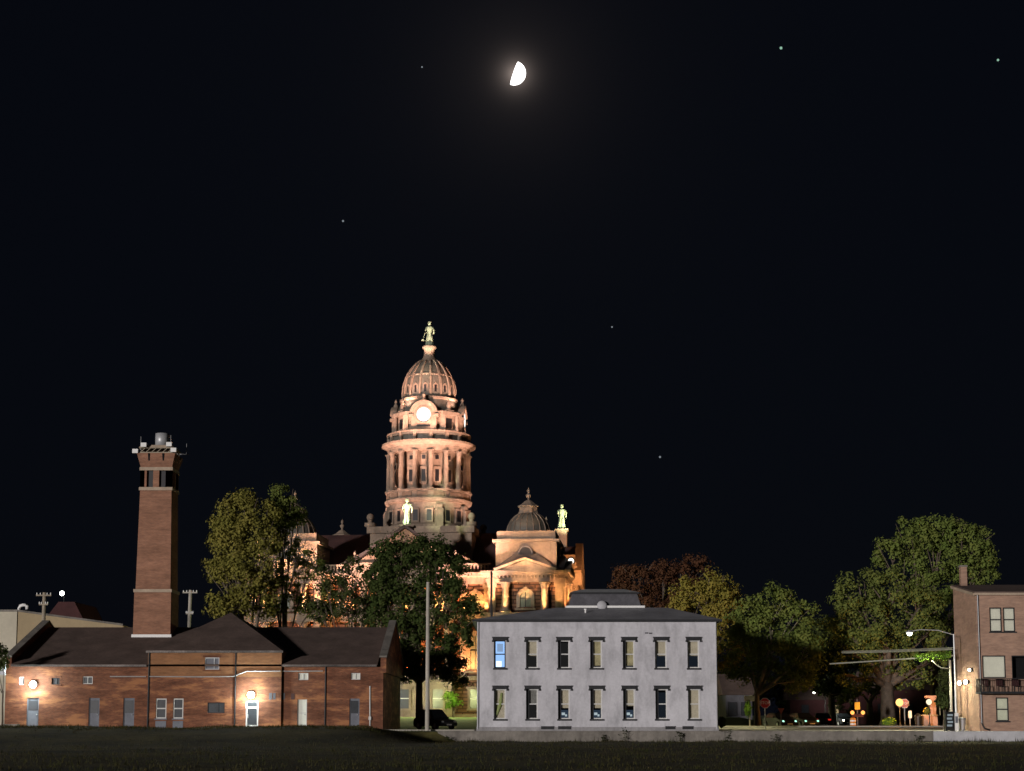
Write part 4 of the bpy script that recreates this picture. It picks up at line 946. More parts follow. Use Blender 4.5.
mb = MB(); mb.tube([(wx1-.1, WY-.08, wz-.1), (wx1-.1, WY-.08, 0)], .055, 8); mb.build('downspout', M['conc_l'], t)
mb = MB(); mb.tube([(wx0+.08, WY-.08, wz-.1), (wx0+.08, WY-.08, 0)], .05, 8); mb.build('downspout', M['conc_l'], t)
mb = MB()
for px, py in ((646.5, 633), (650.5, 633.3)): pp = at(px, py, WY); mb.box(pp.x-.12, pp.x+.12, WY-.05, WY-.004, pp.z-.05, pp.z+.05)
mb.build('wall_vent', M['slate_d'], t)

# ------------------------------------------------------------------ pinkish brick building on the right
RY0 = 120.0
rx0 = xat(979, RY0); RDp = 6.1; rx1 = rx0+9; rz0 = zat(594.5, RY0); rz1 = zat(587.2, RY0+RDp)
t = thing('brick_apartment_building', 'three storey pinkish brick building with balcony at the right edge', 'building', (rx0+3, RY0, 0))
rw = [(992.3, 1004.6, 607.5, 631.6), (1006.0, 1018, 607.5, 631.6), (983.5, 1007, 655.5, 678), (1013, 1030, 655.5, 679), (995.8, 1008.5, 697.5, 721)]
rh = [(xat(a, RY0), xat(b, RY0), zat(d, RY0), zat(c_, RY0)) for a, b, c_, d in rw]
mb = MB(); mb.holes(rx0, rx1, -.2, rz0, RY0, rh, .2)
mb.quad((rx0, RY0, -.2), (rx0, RY0, rz0), (rx0, RY0+RDp, rz1), (rx0, RY0+RDp, -.2)); mb.quad((rx1, RY0, -.2), (rx1, RY0+RDp, -.2), (rx1, RY0+RDp, rz1), (rx1, RY0, rz0)); mb.quad((rx0, RY0+RDp, -.2), (rx0, RY0+RDp, rz1), (rx1, RY0+RDp, rz1), (rx1, RY0+RDp, -.2))
mb.build('wall', M['brick_r'], t)
mb = MB(); mb.box(rx0+.1, rx1-.1, RY0+.9, RY0+RDp-.1, 0, rz0-.2); mb.build('interior', M['dark'], t)
mb = MB(); mb.poly_x([(RY0-.12, rz0+.02), (RY0+RDp+.1, rz1+.02), (RY0+RDp+.1, rz1+.20), (RY0-.12, rz0+.22)], rx0-.12, rx1+.1); mb.build('roof', M['shingle'], t)
mb = MB(); mb.box(rx0-.14, rx1, RY0-.2, RY0-.122, rz0-.06, rz0+.12); mb.bar((rx0-.16, RY0-.15, rz0+.0), (rx0-.16, RY0+RDp, rz1+.0), .08, .2); mb.build('roof_trim', M['limestone'], t)
for i, ((a, b, z0, z1), kd) in enumerate(zip(rh, ('w', 'w', 'door', 'open', 'w'))):
    y = RY0+.12; mb = MB(); f = .075; zm_ = (z0+z1)/2
    fr = [(a, a+f, z0, z1), (b-f, b, z0, z1), (a+f, b-f, z0, z0+f), (a+f, b-f, z1-f, z1)]
    if kd == 'w': fr.append((a+f, b-f, zm_-.04, zm_+.04))
    for q in fr: mb.box(q[0], q[1], y-.05, y+.03, q[2], q[3])
    o = mb.build('window' if kd == 'w' else 'balcony_door', M['trim_d'], t)
    if kd != 'open': MB().box(a+.02, b-.02, y+.08, y+.095, z0+(.05 if kd != 'w' else 0), z1).build('blind', M['blindw'] if i != 4 else M['blind_g'] if 'blind_g' in M else M.setdefault('blind_g', mat('pale_green_blind', (.60, .63, .52), .9, .1, 2)), o)
    MB().box(a+f, b-f, y, y+.006, z0+f, z1-f).build('pane', M['glass'], o)
    if kd == 'w': MB().box(a-.08, b+.08, RY0-.06, RY0+.08, z0-.1, z0-.003).build('sill', M['trim_d'], o)
# balcony
bz0, bz1 = zat(693.5, RY0-1), zat(678.5, RY0-1); xL = xat(980.5, RY0-1.2); b_ = MB().box(xL, rx1, RY0-1.3, RY0-.003, bz0-.02, bz0+.14).build('balcony', M['trim_d'], t)
mb = MB(); mb.box(xL, rx1, RY0-1.3, RY0-1.25, bz1-.06, bz1); mb.box(xL, xL+.05, RY0-1.25, RY0, bz1-.06, bz1)
n = 60
for q in range(n): xx = xL+.02+(rx1-xL)*q/n; mb.box(xx-.012, xx+.012, RY0-1.285, RY0-1.262, bz0+.14, bz1-.06)
for q in range(8): yy = RY0-1.2+1.2*q/8; mb.box(xL+.01, xL+.035, yy, yy+.025, bz0+.14, bz1-.06)
mb.build('railing', M['black'], b_)
mb = MB(); mb.tube([(rx0+.12, RY0-.08, rz0), (rx0+.14, RY0-.08, .5), (rx0+.32, RY0-.08, .1), (rx0+.7, RY0-.1, 0)], .065, 8); mb.build('downspout', M['black'], t)
p = at(963.5, 586, RY0+5.6); mb = MB(); mb.box(p.x-.24, p.x+.24, p.y-.24, p.y+.24, p.z-1.2, zat(566, RY0+5.6)); mb.build('chimney', M['brick_r'], t); mb = MB(); mb.box(p.x-.29, p.x+.29, p.y-.29, p.y+.29, zat(567.2, RY0+5.6), zat(565.5, RY0+5.6)); mb.build('chimney_cap', M['conc'], t)
def stool(x, lab):
    k = thing('balcony_chair', lab, 'chair', (x, RY0-.75, bz0+.14), 'chairs on the balcony')
    z = bz0+.14; MB().box(x-.25, x+.25, RY0-1.0, RY0-.5, z+.42, z+.46).build('seat', M['maroon'], k); MB().box(x-.25, x+.25, RY0-.52, RY0-.48, z+.462, z+.95).build('backrest', M['maroon'], k)
    for sx in (-.22, .22):
        for sy in (-.97, -.53): MB().box(x+sx-.02, x+sx+.02, RY0+sy-.02, RY0+sy+.02, z, z+.418).build('leg', M['trim_d'], k)
stool(xat(987, 119), 'dark balcony chair at the left corner behind the railing'); stool(xat(1002, 119), 'dark balcony chair in the middle behind the railing'); stool(xat(1018, 119), 'dark balcony chair at the right in front of the open doorway')
# lamps on the side wall
def sidelamp(px, py, Y, label, power, r=.17, spot=False):
    p = at(px, py, Y); l = thing('wall_lamp', label, 'lamp', p, 'lamps on the outside walls'); p = Vector((rx0-.28, Y, p.z)); l.location = p; ORG[l.name] = tuple(p)
    MB().box(p.x+.08, rx0-.003, p.y-.12, p.y+.12, p.z-.14, p.z+.14).build('housing', M['trim_d'], l); MB().ball(tuple(p), r, 10).build('bulb', M['lamp_y'], l, True)
    light('POINT', (p.x-.22, p.y-.1, p.z-.15), power*.5, (1, .88, .55), .15)
    if r > .15: light('SPOT', (p.x+.02, p.y-.05, p.z-.22), power*5, (1, .86, .48), .06, (p.x+.16, p.y-.05, p.z-3), 42, .7)
sidelamp(962, 683, 124.1, 'left and farther of the two glaring lamps low on the brick side wall', 60)
sidelamp(966.5, 682, 122.4, 'right and nearer of the two glaring lamps low on the brick side wall', 60)
sidelamp(971, 670, 121.3, 'smaller round lamp higher up on the brick side wall', 14, .12)
mb = MB(); px_ = xat(966, 121.5); k = thing('trash_bin', 'pale bin standing against the brick side wall below the lamps', 'bin', (px_, 122.5, -.08))
z = -.08; mb.lathe([(.32, 0), (.4, .85)], 8, (px_-.2, 122.5, z), PI/8); mb.build('bin_body', M['conc_l'], k); MB().lathe([(.43, .852), (.43, .92), (.2, 1.0)], 8, (px_-.2, 122.5, z), PI/8).build('lid', M['gpaint'], k)

# ------------------------------------------------------------------ far pale warehouse and dark gable on the left
t = thing('warehouse', 'long low tan sided building behind the brick roof at the left', 'building', (xat(60, 172), 172, 0))
hx = xat(17, 166)
mb = MB(); a_, b_ = at(17.5, 611.5, 166), at(123, 625.5, 168)
mb.quad((a_.x, a_.y, 0), (b_.x, b_.y, 0), (b_.x, b_.y, b_.z), (a_.x, a_.y, a_.z)); mb.quad((a_.x, a_.y+25, 0), (a_.x, a_.y+25, a_.z), (b_.x, b_.y+25, b_.z), (b_.x, b_.y+25, 0)); mb.quad((a_.x, a_.y, a_.z), (b_.x, b_.y, b_.z), (b_.x, b_.y+25, b_.z), (a_.x, a_.y+25, a_.z)); mb.quad((b_.x, b_.y, 0), (b_.x, b_.y+25, 0), (b_.x, b_.y+25, b_.z), (b_.x, b_.y, b_.z))
mb.build('wall', M['tan'], t)
mb = MB(); mb.box(a_.x-24, a_.x-.003, a_.y-.1, a_.y+22, 0, a_.z+.05); mb.build('wall', M['cream'], t)
mb = MB(); mb.box(a_.x-24, a_.x+.05, a_.y-.2, a_.y-.11, a_.z-.02, a_.z+.18); mb.bar((a_.x+.05, a_.y-.08, a_.z+.08), (b_.x, b_.y-.08, b_.z+.08), .16, .2); mb.build('roof_edge', M['conc'], t)
p = at(19, 612, 168); q = at(27, 605, 168); mb = MB(); mb.tube([(p.x, 168, p.z-1), (p.x, 168, q.z-.35), (p.x+.12, 168, q.z-.08), (p.x+.4, 168, q.z), (q.x-.15, 168, q.z), (q.x, 168, q.z-.12), (q.x+.02, 168, q.z-.45)], .17, 10); mb.build('vent_pipe', M['signw'], t, True)
t = thing('dark_gabled_house', 'dark maroon roof gable beyond the tan building at the left', 'house', (xat(62, 200), 200, 0))
xa, xb, xm, zt_ = xat(44, 200), xat(80, 200), xat(56, 200), zat(602, 200)
mb = MB(); mb.box(xa, xb, 200, 210, 0, zt_-2.4); mb.build('wall', M['maroon'], t); mb = MB(); mb.poly_y([(xa-.3, zt_-2.4), (xb+.3, zt_-2.4), (xm+2.0, zt_), (xm, zt_)], 199.7, 210.2); mb.build('roof', M['maroon'], t)
def lamp_post(px, py, Y, label, bulb, r, power, col, arm=None, thick=.06, grp='street lamps', m='trim_d', gz_=-.1):
    p = at(px, py, Y); base = Vector((p.x+(arm or 0), Y, gz_)); l = thing('street_lamp', label, 'street lamp', base, grp)
    if arm:
        top = p.z+.12
        mb = MB(); mb.tube([(base.x, Y, gz_), (base.x, Y, top-.25)], [thick*1.6, thick], 8); mb.build('pole', M[m], l)
        mb = MB(); mb.tube([(base.x, Y, top-.3), (base.x-arm*.35, Y, top+.05), (base.x-arm*.75, Y, top+.1), (p.x+.1*(1 if arm > 0 else -1), Y, p.z+.1)], thick*.7, 6); mb.build('arm', M[m], l)
        mb = MB(); mb.lathe([(.28, -.02), (.3, .06), (.12, .16)], 12, tuple(p)); mb.build('lamp_hood', M[m], l)
    else:
        mb = MB(); mb.lathe([(.16, 0), (.16, .2), (thick, .5), (thick*.8, p.z-r-gz_-.12), (.13, p.z-r-gz_-.1), (.13, p.z-r-gz_)], 10, (p.x, Y, gz_)); mb.build('pole', M[m], l)
    MB().ball((p.x, Y, p.z-(.05 if arm else 0)), r, 12).build('bulb', bulb, l, True)
    if power and arm: light('SPOT', (p.x, Y-.05, p.z-r-.25), power, col, .2, (p.x, Y-.05, 0), 140, .5)
    elif power: light('POINT', (p.x, Y-.75, p.z+.1), power*.75, col, .2)
    return l
lamp_post(62, 593, 215, 'bright white yard lamp above the dark maroon gable at the left', M['lamp_w'], .32, 0, (1, 1, 1), .3)

# ------------------------------------------------------------------ utility poles
def pole(px, pyt, Y, w, label, m='wood', arms=(), lean=0, g='utility poles', z0=-.15):
    p = at(px, pyt, Y); l = thing('utility_pole', label, 'pole', (p.x, Y, z0), g)
    mb = MB(); mb.tube([(p.x-lean, Y, z0), (p.x, Y, p.z)], [w/2*1.15, w/2*.85], 10); mb.build('shaft', M[m], l)
    for dz, L in arms:
        MB().box(p.x-L, p.x+L, Y-.28, Y-w/2-.0, p.z-dz-.07, p.z-dz+.07).build('crossarm', M[m], l)
        for q in (-.9, -.45, .45, .9): MB().lathe([(.05, 0), (.07, .1), (.03, .2)], 6, (p.x+L*q, Y-.2, p.z-dz+.071)).build('insulator', M['signw'], l)
    return l
pole(428, 582, 127.5, .29, 'tall bare pale pole standing between the brick and white buildings', 'wood_p')
pole(44.5, 592.5, 158, .42, 'brown utility pole in front of the tan building', 'wood', ((.3, .75), (1.2, .45)))
pole(190.5, 590, 175, .42, 'pale utility pole just right of the brick chimney', 'wood_p', ((.3, .8), (2.6, .4)), .25)
pole(491.5, 571, 150, .22, 'thin dark pole in front of the floodlit courthouse corner', 'trim_d')

# ------------------------------------------------------------------ trees
def tree(name, label, Y, base_px, trunk_r, lobes, leaf, n_leaf, leaf_s, group, bark='bark', fork=.35, extra_trunks=(), skew=0):
    # lobes: (px, py, rx_px, ry_px, depth offset m, density)
    k = Y/FPX*1.0
    bx = xat(base_px, Y, 720); t = thing(name, label, 'tree', (bx, Y, -.15), group)
    L = []
    for px, py, rx, ry, dy, dens in lobes:
        c = at(px, py, Y+dy); L.append((c, rx*(Y+dy)/FPX, ry*(Y+dy)/FPX, dens))
    rng = random.Random(hash((base_px, int(Y)))&0xffff)
    zlo = min(c.z-rz for c, rx, rz, d in L); zc = sum(c.z for c, *_ in L)/len(L)
    mb = MB(); fz = max(2.0, zlo+.15*(zc-zlo)) if fork is None else fork
    mb.tube([(bx, Y, -.3), (bx+.05, Y, .6), (bx+skew*.5, Y, fz*.6), (bx+skew, Y, fz)], [trunk_r*1.45, trunk_r, trunk_r*.85, trunk_r*.78], 10)
    tr = mb.build('trunk', M[bark], t, True)
    for c, rx, rz, d in L:
        mb = MB(); a = Vector((bx+skew, Y, fz-.3)); b = c; mid_ = a.lerp(b, .5)+Vector((rng.uniform(-.6, .6), rng.uniform(-.6, .6), .5))
        r0 = trunk_r*rng.uniform(.35, .55); mb.tube([a, a.lerp(mid_, .6), mid_, b], [r0*1.1, r0*.8, r0*.6, r0*.25], 6)
        for _ in range(5):
            v = Vector((rng.uniform(-1, 1)*rx, rng.uniform(-1, 1)*rx*.8, rng.uniform(-.3, .95)*rz)); s0 = mid_.lerp(b, rng.uniform(.1, .9)); mb.tube([s0, s0.lerp(b+v, .5)+Vector((0, 0, .2)), b+v*.9], [r0*.35, r0*.22, .03], 5)
        mb.build('limb', M[bark], t, True)
    tot = sum(rx*rz*d for c, rx, rz, d in L); mb = MB()
    for c, rx, rz, d in L:
        nl = int(n_leaf*rx*rz*d/tot); ncl = max(5, nl//78)
        for _ in range(ncl):
            while True:
                u = Vector((rng.gauss(0, 1), rng.gauss(0, 1), rng.gauss(0, 1))).normalized(); rad = rng.uniform(.35, 1)**.5*rng.uniform(.8, 1.06)
                if u.z > -.75 or rng.random() < .4: break
            cc_ = Vector((c.x+u.x*rx*rad, c.y+u.y*rx*.85*rad, c.z+u.z*rz*rad)); cr = rng.uniform(.45, 1.15)*(.6+.4*leaf_s/.34)*min(1, .35+.3*math.sqrt(rx*rz))
            for _ in range(rng.randint(45, 110)):
                w = Vector((rng.gauss(0, 1), rng.gauss(0, 1), rng.gauss(0, 1))).normalized()
                if w.z < -.3 and rng.random() < .5: w.z = -w.z
                p = cc_+Vector((w.x*1.05, w.y*1.05, w.z*.95))*cr*rng.uniform(.45, 1.15)**1; nn = (w*1.1+u*.25+Vector((rng.gauss(0, .38), rng.gauss(0, .38), rng.gauss(0, .38)))).normalized()
                a = nn.orthogonal().normalized(); ang = rng.uniform(0, 2*PI); b = nn.cross(a); e1 = a*math.cos(ang)+b*math.sin(ang); e2 = nn.cross(e1); s = leaf_s*rng.uniform(.5, 1.15)
                mb.quad(p-e1*s*.5, p-e1*s*.05+e2*s*.3, p+e1*s*.55, p-e1*s*.02-e2*s*.3)
    mb.build('crown', leaf, t); return t
LF_o = leafmat('olive_leaf', (0.180, 0.180, 0.041), (0.258, 0.227, 0.055), .2, (0.297, 0.251, 0.063))
LF_d = leafmat('dark_green_leaf', (0.041, 0.054, 0.019), (0.061, 0.074, 0.024), .15)
LF_g = leafmat('mid_green_leaf', (0.123, 0.172, 0.041), (0.189, 0.217, 0.054), .2)
LF_y = leafmat('yellow_green_leaf', (0.232, 0.217, 0.043), (0.290, 0.232, 0.051), .2, (0.319, 0.246, 0.051))
LF_r = leafmat('russet_leaf', (0.082, 0.038, 0.022), (0.109, 0.053, 0.028), .15)
LF_m = leafmat('deep_olive_leaf', (0.125, 0.157, 0.040), (0.179, 0.205, 0.054), .2)
LF_d2 = leafmat('shade_darkened_leaf', (.040, .062, .018), (.062, .082, .024), .18)  # leaf colour darkened in place of town light missing on the tree
LF_b = leafmat('bush_leaf', (.12, .24, .03), (.18, .28, .04), .2)
TG = 'trees behind the low buildings'
tree('tree', 'large olive green tree left of the courthouse behind the brick building', 165, 248, .42,
     [(240, 518, 23, 27, 0, 1), (232, 545, 22, 30, -1, 1), (224, 530, 13, 22, 0, 1), (262, 548, 20, 24, -1, .9), (240, 582, 28, 24, -1, .9), (232, 606, 22, 20, -2, 1), (271, 516, 9, 14, 0, 1), (262, 600, 18, 24, 0, .6), (218, 570, 14, 16, 0, .9)], LF_o, 21000, .36, TG, fork=6)
tree('tree', 'tall olive crowned tree with sparse lower leaves against the lit corner pavilion', 170, 284, .35,
     [(284, 499, 13, 18, 0, 1.1), (294, 520, 11, 12, 0, .9), (276, 528, 14, 16, -1, 1), (286, 515, 16, 15, 0, 1), (300, 548, 20, 14, -1, .28), (270, 565, 16, 22, 0, .5), (310, 570, 22, 20, 1, .25), (282, 598, 24, 26, 0, .32), (318, 600, 20, 20, 0, .30)], LF_m, 11500, .34, TG, fork=7)
tree('tree', 'small sparse tree against the glowing courthouse wall left of the portico', 168, 346, .25,
     [(345, 588, 22, 20, 0, .7), (333, 610, 18, 18, 0, .8), (358, 612, 16, 20, 0, .9), (325, 580, 14, 14, 0, .6), (352, 570, 12, 14, 0, .5), (318, 612, 12, 16, 0, .7), (370, 590, 10, 20, 0, .6)], LF_d, 6000, .34, TG, fork=5)
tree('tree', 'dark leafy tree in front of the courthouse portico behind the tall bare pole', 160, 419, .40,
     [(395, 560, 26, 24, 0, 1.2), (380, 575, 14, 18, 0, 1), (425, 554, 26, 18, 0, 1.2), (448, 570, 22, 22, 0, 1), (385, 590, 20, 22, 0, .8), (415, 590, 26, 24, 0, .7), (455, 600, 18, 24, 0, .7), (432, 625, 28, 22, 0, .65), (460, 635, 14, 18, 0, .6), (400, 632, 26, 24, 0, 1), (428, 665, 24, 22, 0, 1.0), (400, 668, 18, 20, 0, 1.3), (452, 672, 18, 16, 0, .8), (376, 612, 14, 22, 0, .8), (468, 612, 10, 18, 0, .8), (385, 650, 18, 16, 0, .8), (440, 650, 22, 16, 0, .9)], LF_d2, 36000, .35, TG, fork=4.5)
tree('tree', 'dark russet tree behind the white building roof', 185, 650, .4,
     [(636, 582, 24, 22, 0, 1), (665, 576, 20, 18, 0, 1), (693, 570, 24, 14, 0, 1), (620, 590, 10, 12, 0, 1), (655, 605, 30, 18, 0, 1), (700, 592, 22, 18, 0, 1)], LF_r, 9000, .4, TG, fork=6)
tree('tree', 'yellow green bushy tree rising just behind the right end of the white roof', 160, 700, .38,
     [(690, 596, 20, 18, 0, 1), (712, 590, 22, 18, 0, 1), (730, 602, 20, 20, 0, 1), (682, 612, 14, 12, 0, 1), (715, 622, 22, 20, 0, 1), (725, 655, 20, 28, 1, .8)], LF_y, 9000, .36, TG, fork=5)
tree('tree', 'rounded mid green tree with dark underside right of the white building', 150, 757, .30,
     [(775, 605, 24, 20, 0, 1), (755, 622, 24, 22, 0, 1), (798, 622, 20, 20, 0, 1), (742, 645, 20, 24, 0, 1), (778, 650, 28, 26, 0, 1), (808, 655, 18, 28, 0, 1), (755, 675, 26, 14, 0, .9), (795, 682, 26, 12, 0, .9)], LF_g, 15000, .34, TG, bark='bark_l', fork=3.2)
tree('tree', 'dark green tree filling the gap over the street left of the big right tree', 172, 832, .4,
     [(826, 640, 18, 22, 0, 1), (838, 660, 24, 24, 0, 1), (815, 668, 20, 20, 0, 1), (840, 690, 26, 10, 0, .9), (850, 634, 20, 20, 0, 1)], LF_d, 8000, .38, TG, fork=4)
tree('tree', 'big dense olive tree over the street with massive dark trunk', 158, 888, .78,
     [(858, 598, 28, 26, 0, 1), (890, 592, 28, 26, 0, 1), (920, 606, 24, 24, 0, 1), (845, 625, 24, 24, 0, 1), (880, 630, 32, 26, -1, 1), (922, 636, 24, 22, 0, 1), (860, 655, 28, 20, 0, 1), (900, 660, 30, 20, 0, 1), (935, 660, 14, 18, 0, 1), (855, 682, 26, 10, -1, .8), (915, 680, 24, 12, 0, .7)], LF_m, 19000, .36, TG, fork=4.2)
tree('tree', 'tallest right hand tree rising behind the brick building with round crown', 176, 935, .5,
     [(912, 540, 28, 22, 0, 1), (940, 532, 26, 18, 0, 1), (970, 545, 24, 24, 0, 1), (890, 555, 18, 16, 0, 1), (935, 562, 30, 24, 0, 1), (975, 572, 24, 22, 0, 1), (925, 590, 24, 20, 0, 1), (950, 610, 26, 24, 0, .9)], LF_g, 17000, .4, TG, fork=7)
tree('tree', 'twin stemmed street tree with orange lit bark left of the massive trunk', 166, 870, .35,
     [(866, 692, 22, 9, 0, 1), (845, 696, 18, 8, -1, 1), (885, 688, 14, 9, 0, 1)], LF_g, 2200, .32, TG, bark='bark_l', fork=2.6)
tree('tree', 'bright green sapling on the courthouse lawn left of the white building', 186, 454, .09,
     [(454, 704, 8, 7, 0, 1), (450, 698, 6, 6, 0, .8)], LF_b, 700, .3, TG, fork=1.5)
tree('tree', 'narrow dark evergreen beside the street lamp pole at the right', 130, 944, .12,
     [(945, 700, 7, 14, 0, 1), (944, 684, 5, 12, 0, 1), (945, 672, 3, 8, 0, 1)], LF_d, 2200, .22, TG, fork=.7)
tree('tree', 'leafy shrub tree in front of the pale wall at the far left edge', 127, 2, .08,
     [(0, 652, 7, 8, 0, 1), (3, 662, 5, 8, 0, 1), (-4, 664, 8, 10, 0, 1)], LF_d, 1800, .22, TG, fork=3)
for bp, Yq, lab in ((738, 232, 'distant dark tree low between the white building and the stop sign'), (792, 240, 'distant dark tree at the end of the street behind the parked cars'), (846, 236, 'distant dark tree behind the amber barricade lamps'), (922, 228, 'distant dark tree behind the salmon pillar')):
    tree('tree', lab, Yq, bp, .3, [(bp-14, 692, 20, 18, 0, 1), (bp+14, 690, 20, 20, 0, 1), (bp, 672, 22, 18, 0, 1), (bp+2, 708, 26, 12, 0, 1)], LF_d, 4200, .5, TG, fork=2.5)
# courthouse lawn foundation shrubs, yellow shrub
def bush(px, py, Y, rx, ry, label, leaf, n=500, z=None):
    c = at(px, py, Y); mb = MB(); rx *= Y/FPX; ry *= Y/FPX
    for _ in range(n):
        u = Vector((random.gauss(0, 1), random.gauss(0, 1), random.gauss(0, 1))).normalized()*random.uniform(.6, 1.05); p = Vector((c.x+u.x*rx, c.y+u.y*rx, max(-.1, c.z+u.z*ry)))
        a = u.orthogonal().normalized(); b = u.cross(a).normalized(); s = .22*random.uniform(.5, 1.2); mb.quad(p-a*s*.5, p+b*s*.3, p+a*s*.5, p-b*s*.3)
    tag(mb.build('bush', leaf, None, loc=(c.x, c.y, -.15)), label, 'bush', 'shrubs near the street')
bush(748, 709, 140, 4, 9, 'bright green shrub left of the red stop sign', LF_b)
bush(889, 722, 148, 8, 5, 'low green shrub below the pale round sign post', LF_b, 400)
bush(927, 711, 148, 4, 4, 'yellow lit shrub on top of the low salmon wall', LF_y, 250)
bush(722, 722, 130, 4, 6, 'dark shrub at the right corner of the white building', LF_d, 400)

# ------------------------------------------------------------------ street furniture right
def text_mesh(name, s, size, m, mtx, parent, ext=.004):
    cu = bpy.data.curves.new(name, 'FONT'); cu.body = s; cu.size = size; cu.align_x = 'CENTER'; cu.align_y = 'CENTER'; cu.extrude = ext
    o = bpy.data.objects.new(name, cu); C.objects.link(o); bpy.context.view_layer.update()
    me = bpy.data.meshes.new_from_object(o.evaluated_get(bpy.context.evaluated_depsgraph_get())); bpy.data.objects.remove(o)
    me.transform(mtx); me.transform(Matrix.Translation(-Vector(ORG[parent.name]))); me.materials.clear(); me.materials.append(m); me.name = name
    ob = bpy.data.objects.new(name, me); C.objects.link(ob); ob.parent = parent; ORG[ob.name] = ORG[parent.name]; return ob
def stop_sign(px, py, Y, r, label, m='stopred', letters=True):
    p = at(px, py, Y); t = thing('stop_sign', label, 'sign', (p.x, Y, -.15), 'stop signs')
    MB().box(p.x-.035, p.x+.035, Y+.02, Y+.09, -.15, p.z+r*.8).build('post', M['metal_g'], t)
    T = Matrix.Translation(p) @ Matrix.Rotation(PI/2, 4, 'X')
    mb = MB(); mb.lathe([(r/math.cos(PI/8), -.0), (r/math.cos(PI/8), .012)], 8, a0=PI/8); mb.xf(T); pl = mb.build('border', M['signw'], t)
    mb = MB(); mb.lathe([(r*.92/math.cos(PI/8), .013), (r*.92/math.cos(PI/8), .018)], 8, a0=PI/8); mb.xf(T); mb.build('sign_face', M[m], t)
    text_mesh('lettering', 'STOP', r*.78, M['signw'], T @ Matrix.Translation((0, 0, .026)), t)
stop_sign(765, 703, 134, .42, 'red octagonal stop sign beside the pale tree trunk right of the white building')
M['faded'] = mat('faded_pink_sheeting', (.58, .20, .17), .5, .1, 6)
stop_sign(904.5, 703.5, 152, .42, 'washed out pink stop sign right of the amber globe lamp', 'faded')
p = at(781, 711, 149); t = thing('traffic_sign', 'small pale triangular sign behind the parked car', 'sign', (p.x, 149, -.15)); MB().box(p.x-.03, p.x+.03, 149.03, 149.09, -.15, p.z).build('post', M['metal_g'], t); mb = MB(); mb.poly_y([(p.x-.32, p.z+.26), (p.x+.32, p.z+.26), (p.x, p.z-.32)], 149, 149.02); mb.build('sign_face', M['faded'], t)
p = at(749.5, 698.5, 140); t = thing('notice_board', 'small pale rectangular sign board on a post left of the stop sign', 'sign', (p.x, 140, -.15)); MB().box(p.x-.05, p.x+.05, 140.06, 140.15, -.15, p.z).build('post', M['wood'], t); MB().box(p.x-.46, p.x+.46, 140, 140.055, p.z-.24, p.z+.24).build('board', M['cream'], t)
# barricade with two amber lamps
p = at(857.5, 712, 150); t = thing('traffic_barricade', 'post with yellow sign plate between two glowing amber lamps', 'barricade', (p.x, 150, -.1))
MB().box(p.x-.05, p.x+.05, 150.03, 150.12, -.1, zat(699, 150)).build('post', M['slate_d'], t); MB().box(p.x-.24, p.x+.24, 149.99, 150.025, zat(709.5, 150), zat(702.3, 150)).build('sign_plate', M['signy'], t); MB().box(p.x-.55, p.x+.55, 150.0, 150.028, zat(717, 150), zat(714, 150)).build('rail', M['maroon'], t)
for s_ in (-1, 1):
    MB().ball((p.x+s_*.49, 149.93, zat(712.6, 150)), .19, 12).build('amber_lamp', M['lamp_o'], t, True); light('POINT', (p.x+s_*.49, 149.6, zat(712.6, 150)), 8, (1, .35, .06), .15)
p = at(853, 722, 148); t = thing('traffic_drum', 'orange lit traffic drum standing beside the amber barricade lamps', 'drum', (p.x, 148, -.14)); mb = MB(); mb.lathe([(.38, 0), (.38, .1), (.28, .1), (.25, .95), (.2, 1.0)], 14, (p.x, 148, -.14)); mb.build('drum_body', M['orange'], t)
for z in (.35, .65): MB().lathe([(.285, z), (.275, z+.13)], 14, (p.x, 148, -.14)).build('reflective_band', M['signw'], t)
lamp_post(899.5, 702.5, 149, 'glowing amber globe street lamp beside the massive tree trunk', M['lamp_so'], .36, 1500, (1, .42, .10), None, .05)
lamp_post(929, 702, 150, 'pale oval globe street lamp in front of the salmon pillar', M['lamp_y2'], .27, 130, (1, .75, .4), None, .05)
lamp_post(909.5, 632.5, 123, 'white street lamp on a long curved arm from the tall pole at the right', M['lamp_w'], .2, 3200, (1, 1, .72), xat(953.8, 123)-xat(909.5, 123), .055, m='metal_g')
lamp_post(814, 692, 175, 'distant small street lamp over the cars in the dark street', M['lamp_w'], .13, 1500, (1, 1, .85), 1.2, .05)
light('SPOT', (xat(742, 136), 136, 4.6), 1500, (1, .95, .55), .2, (xat(742, 136), 136, 0), 125, .6)  # added spot with no lamp of its own, brightens the pavement strip
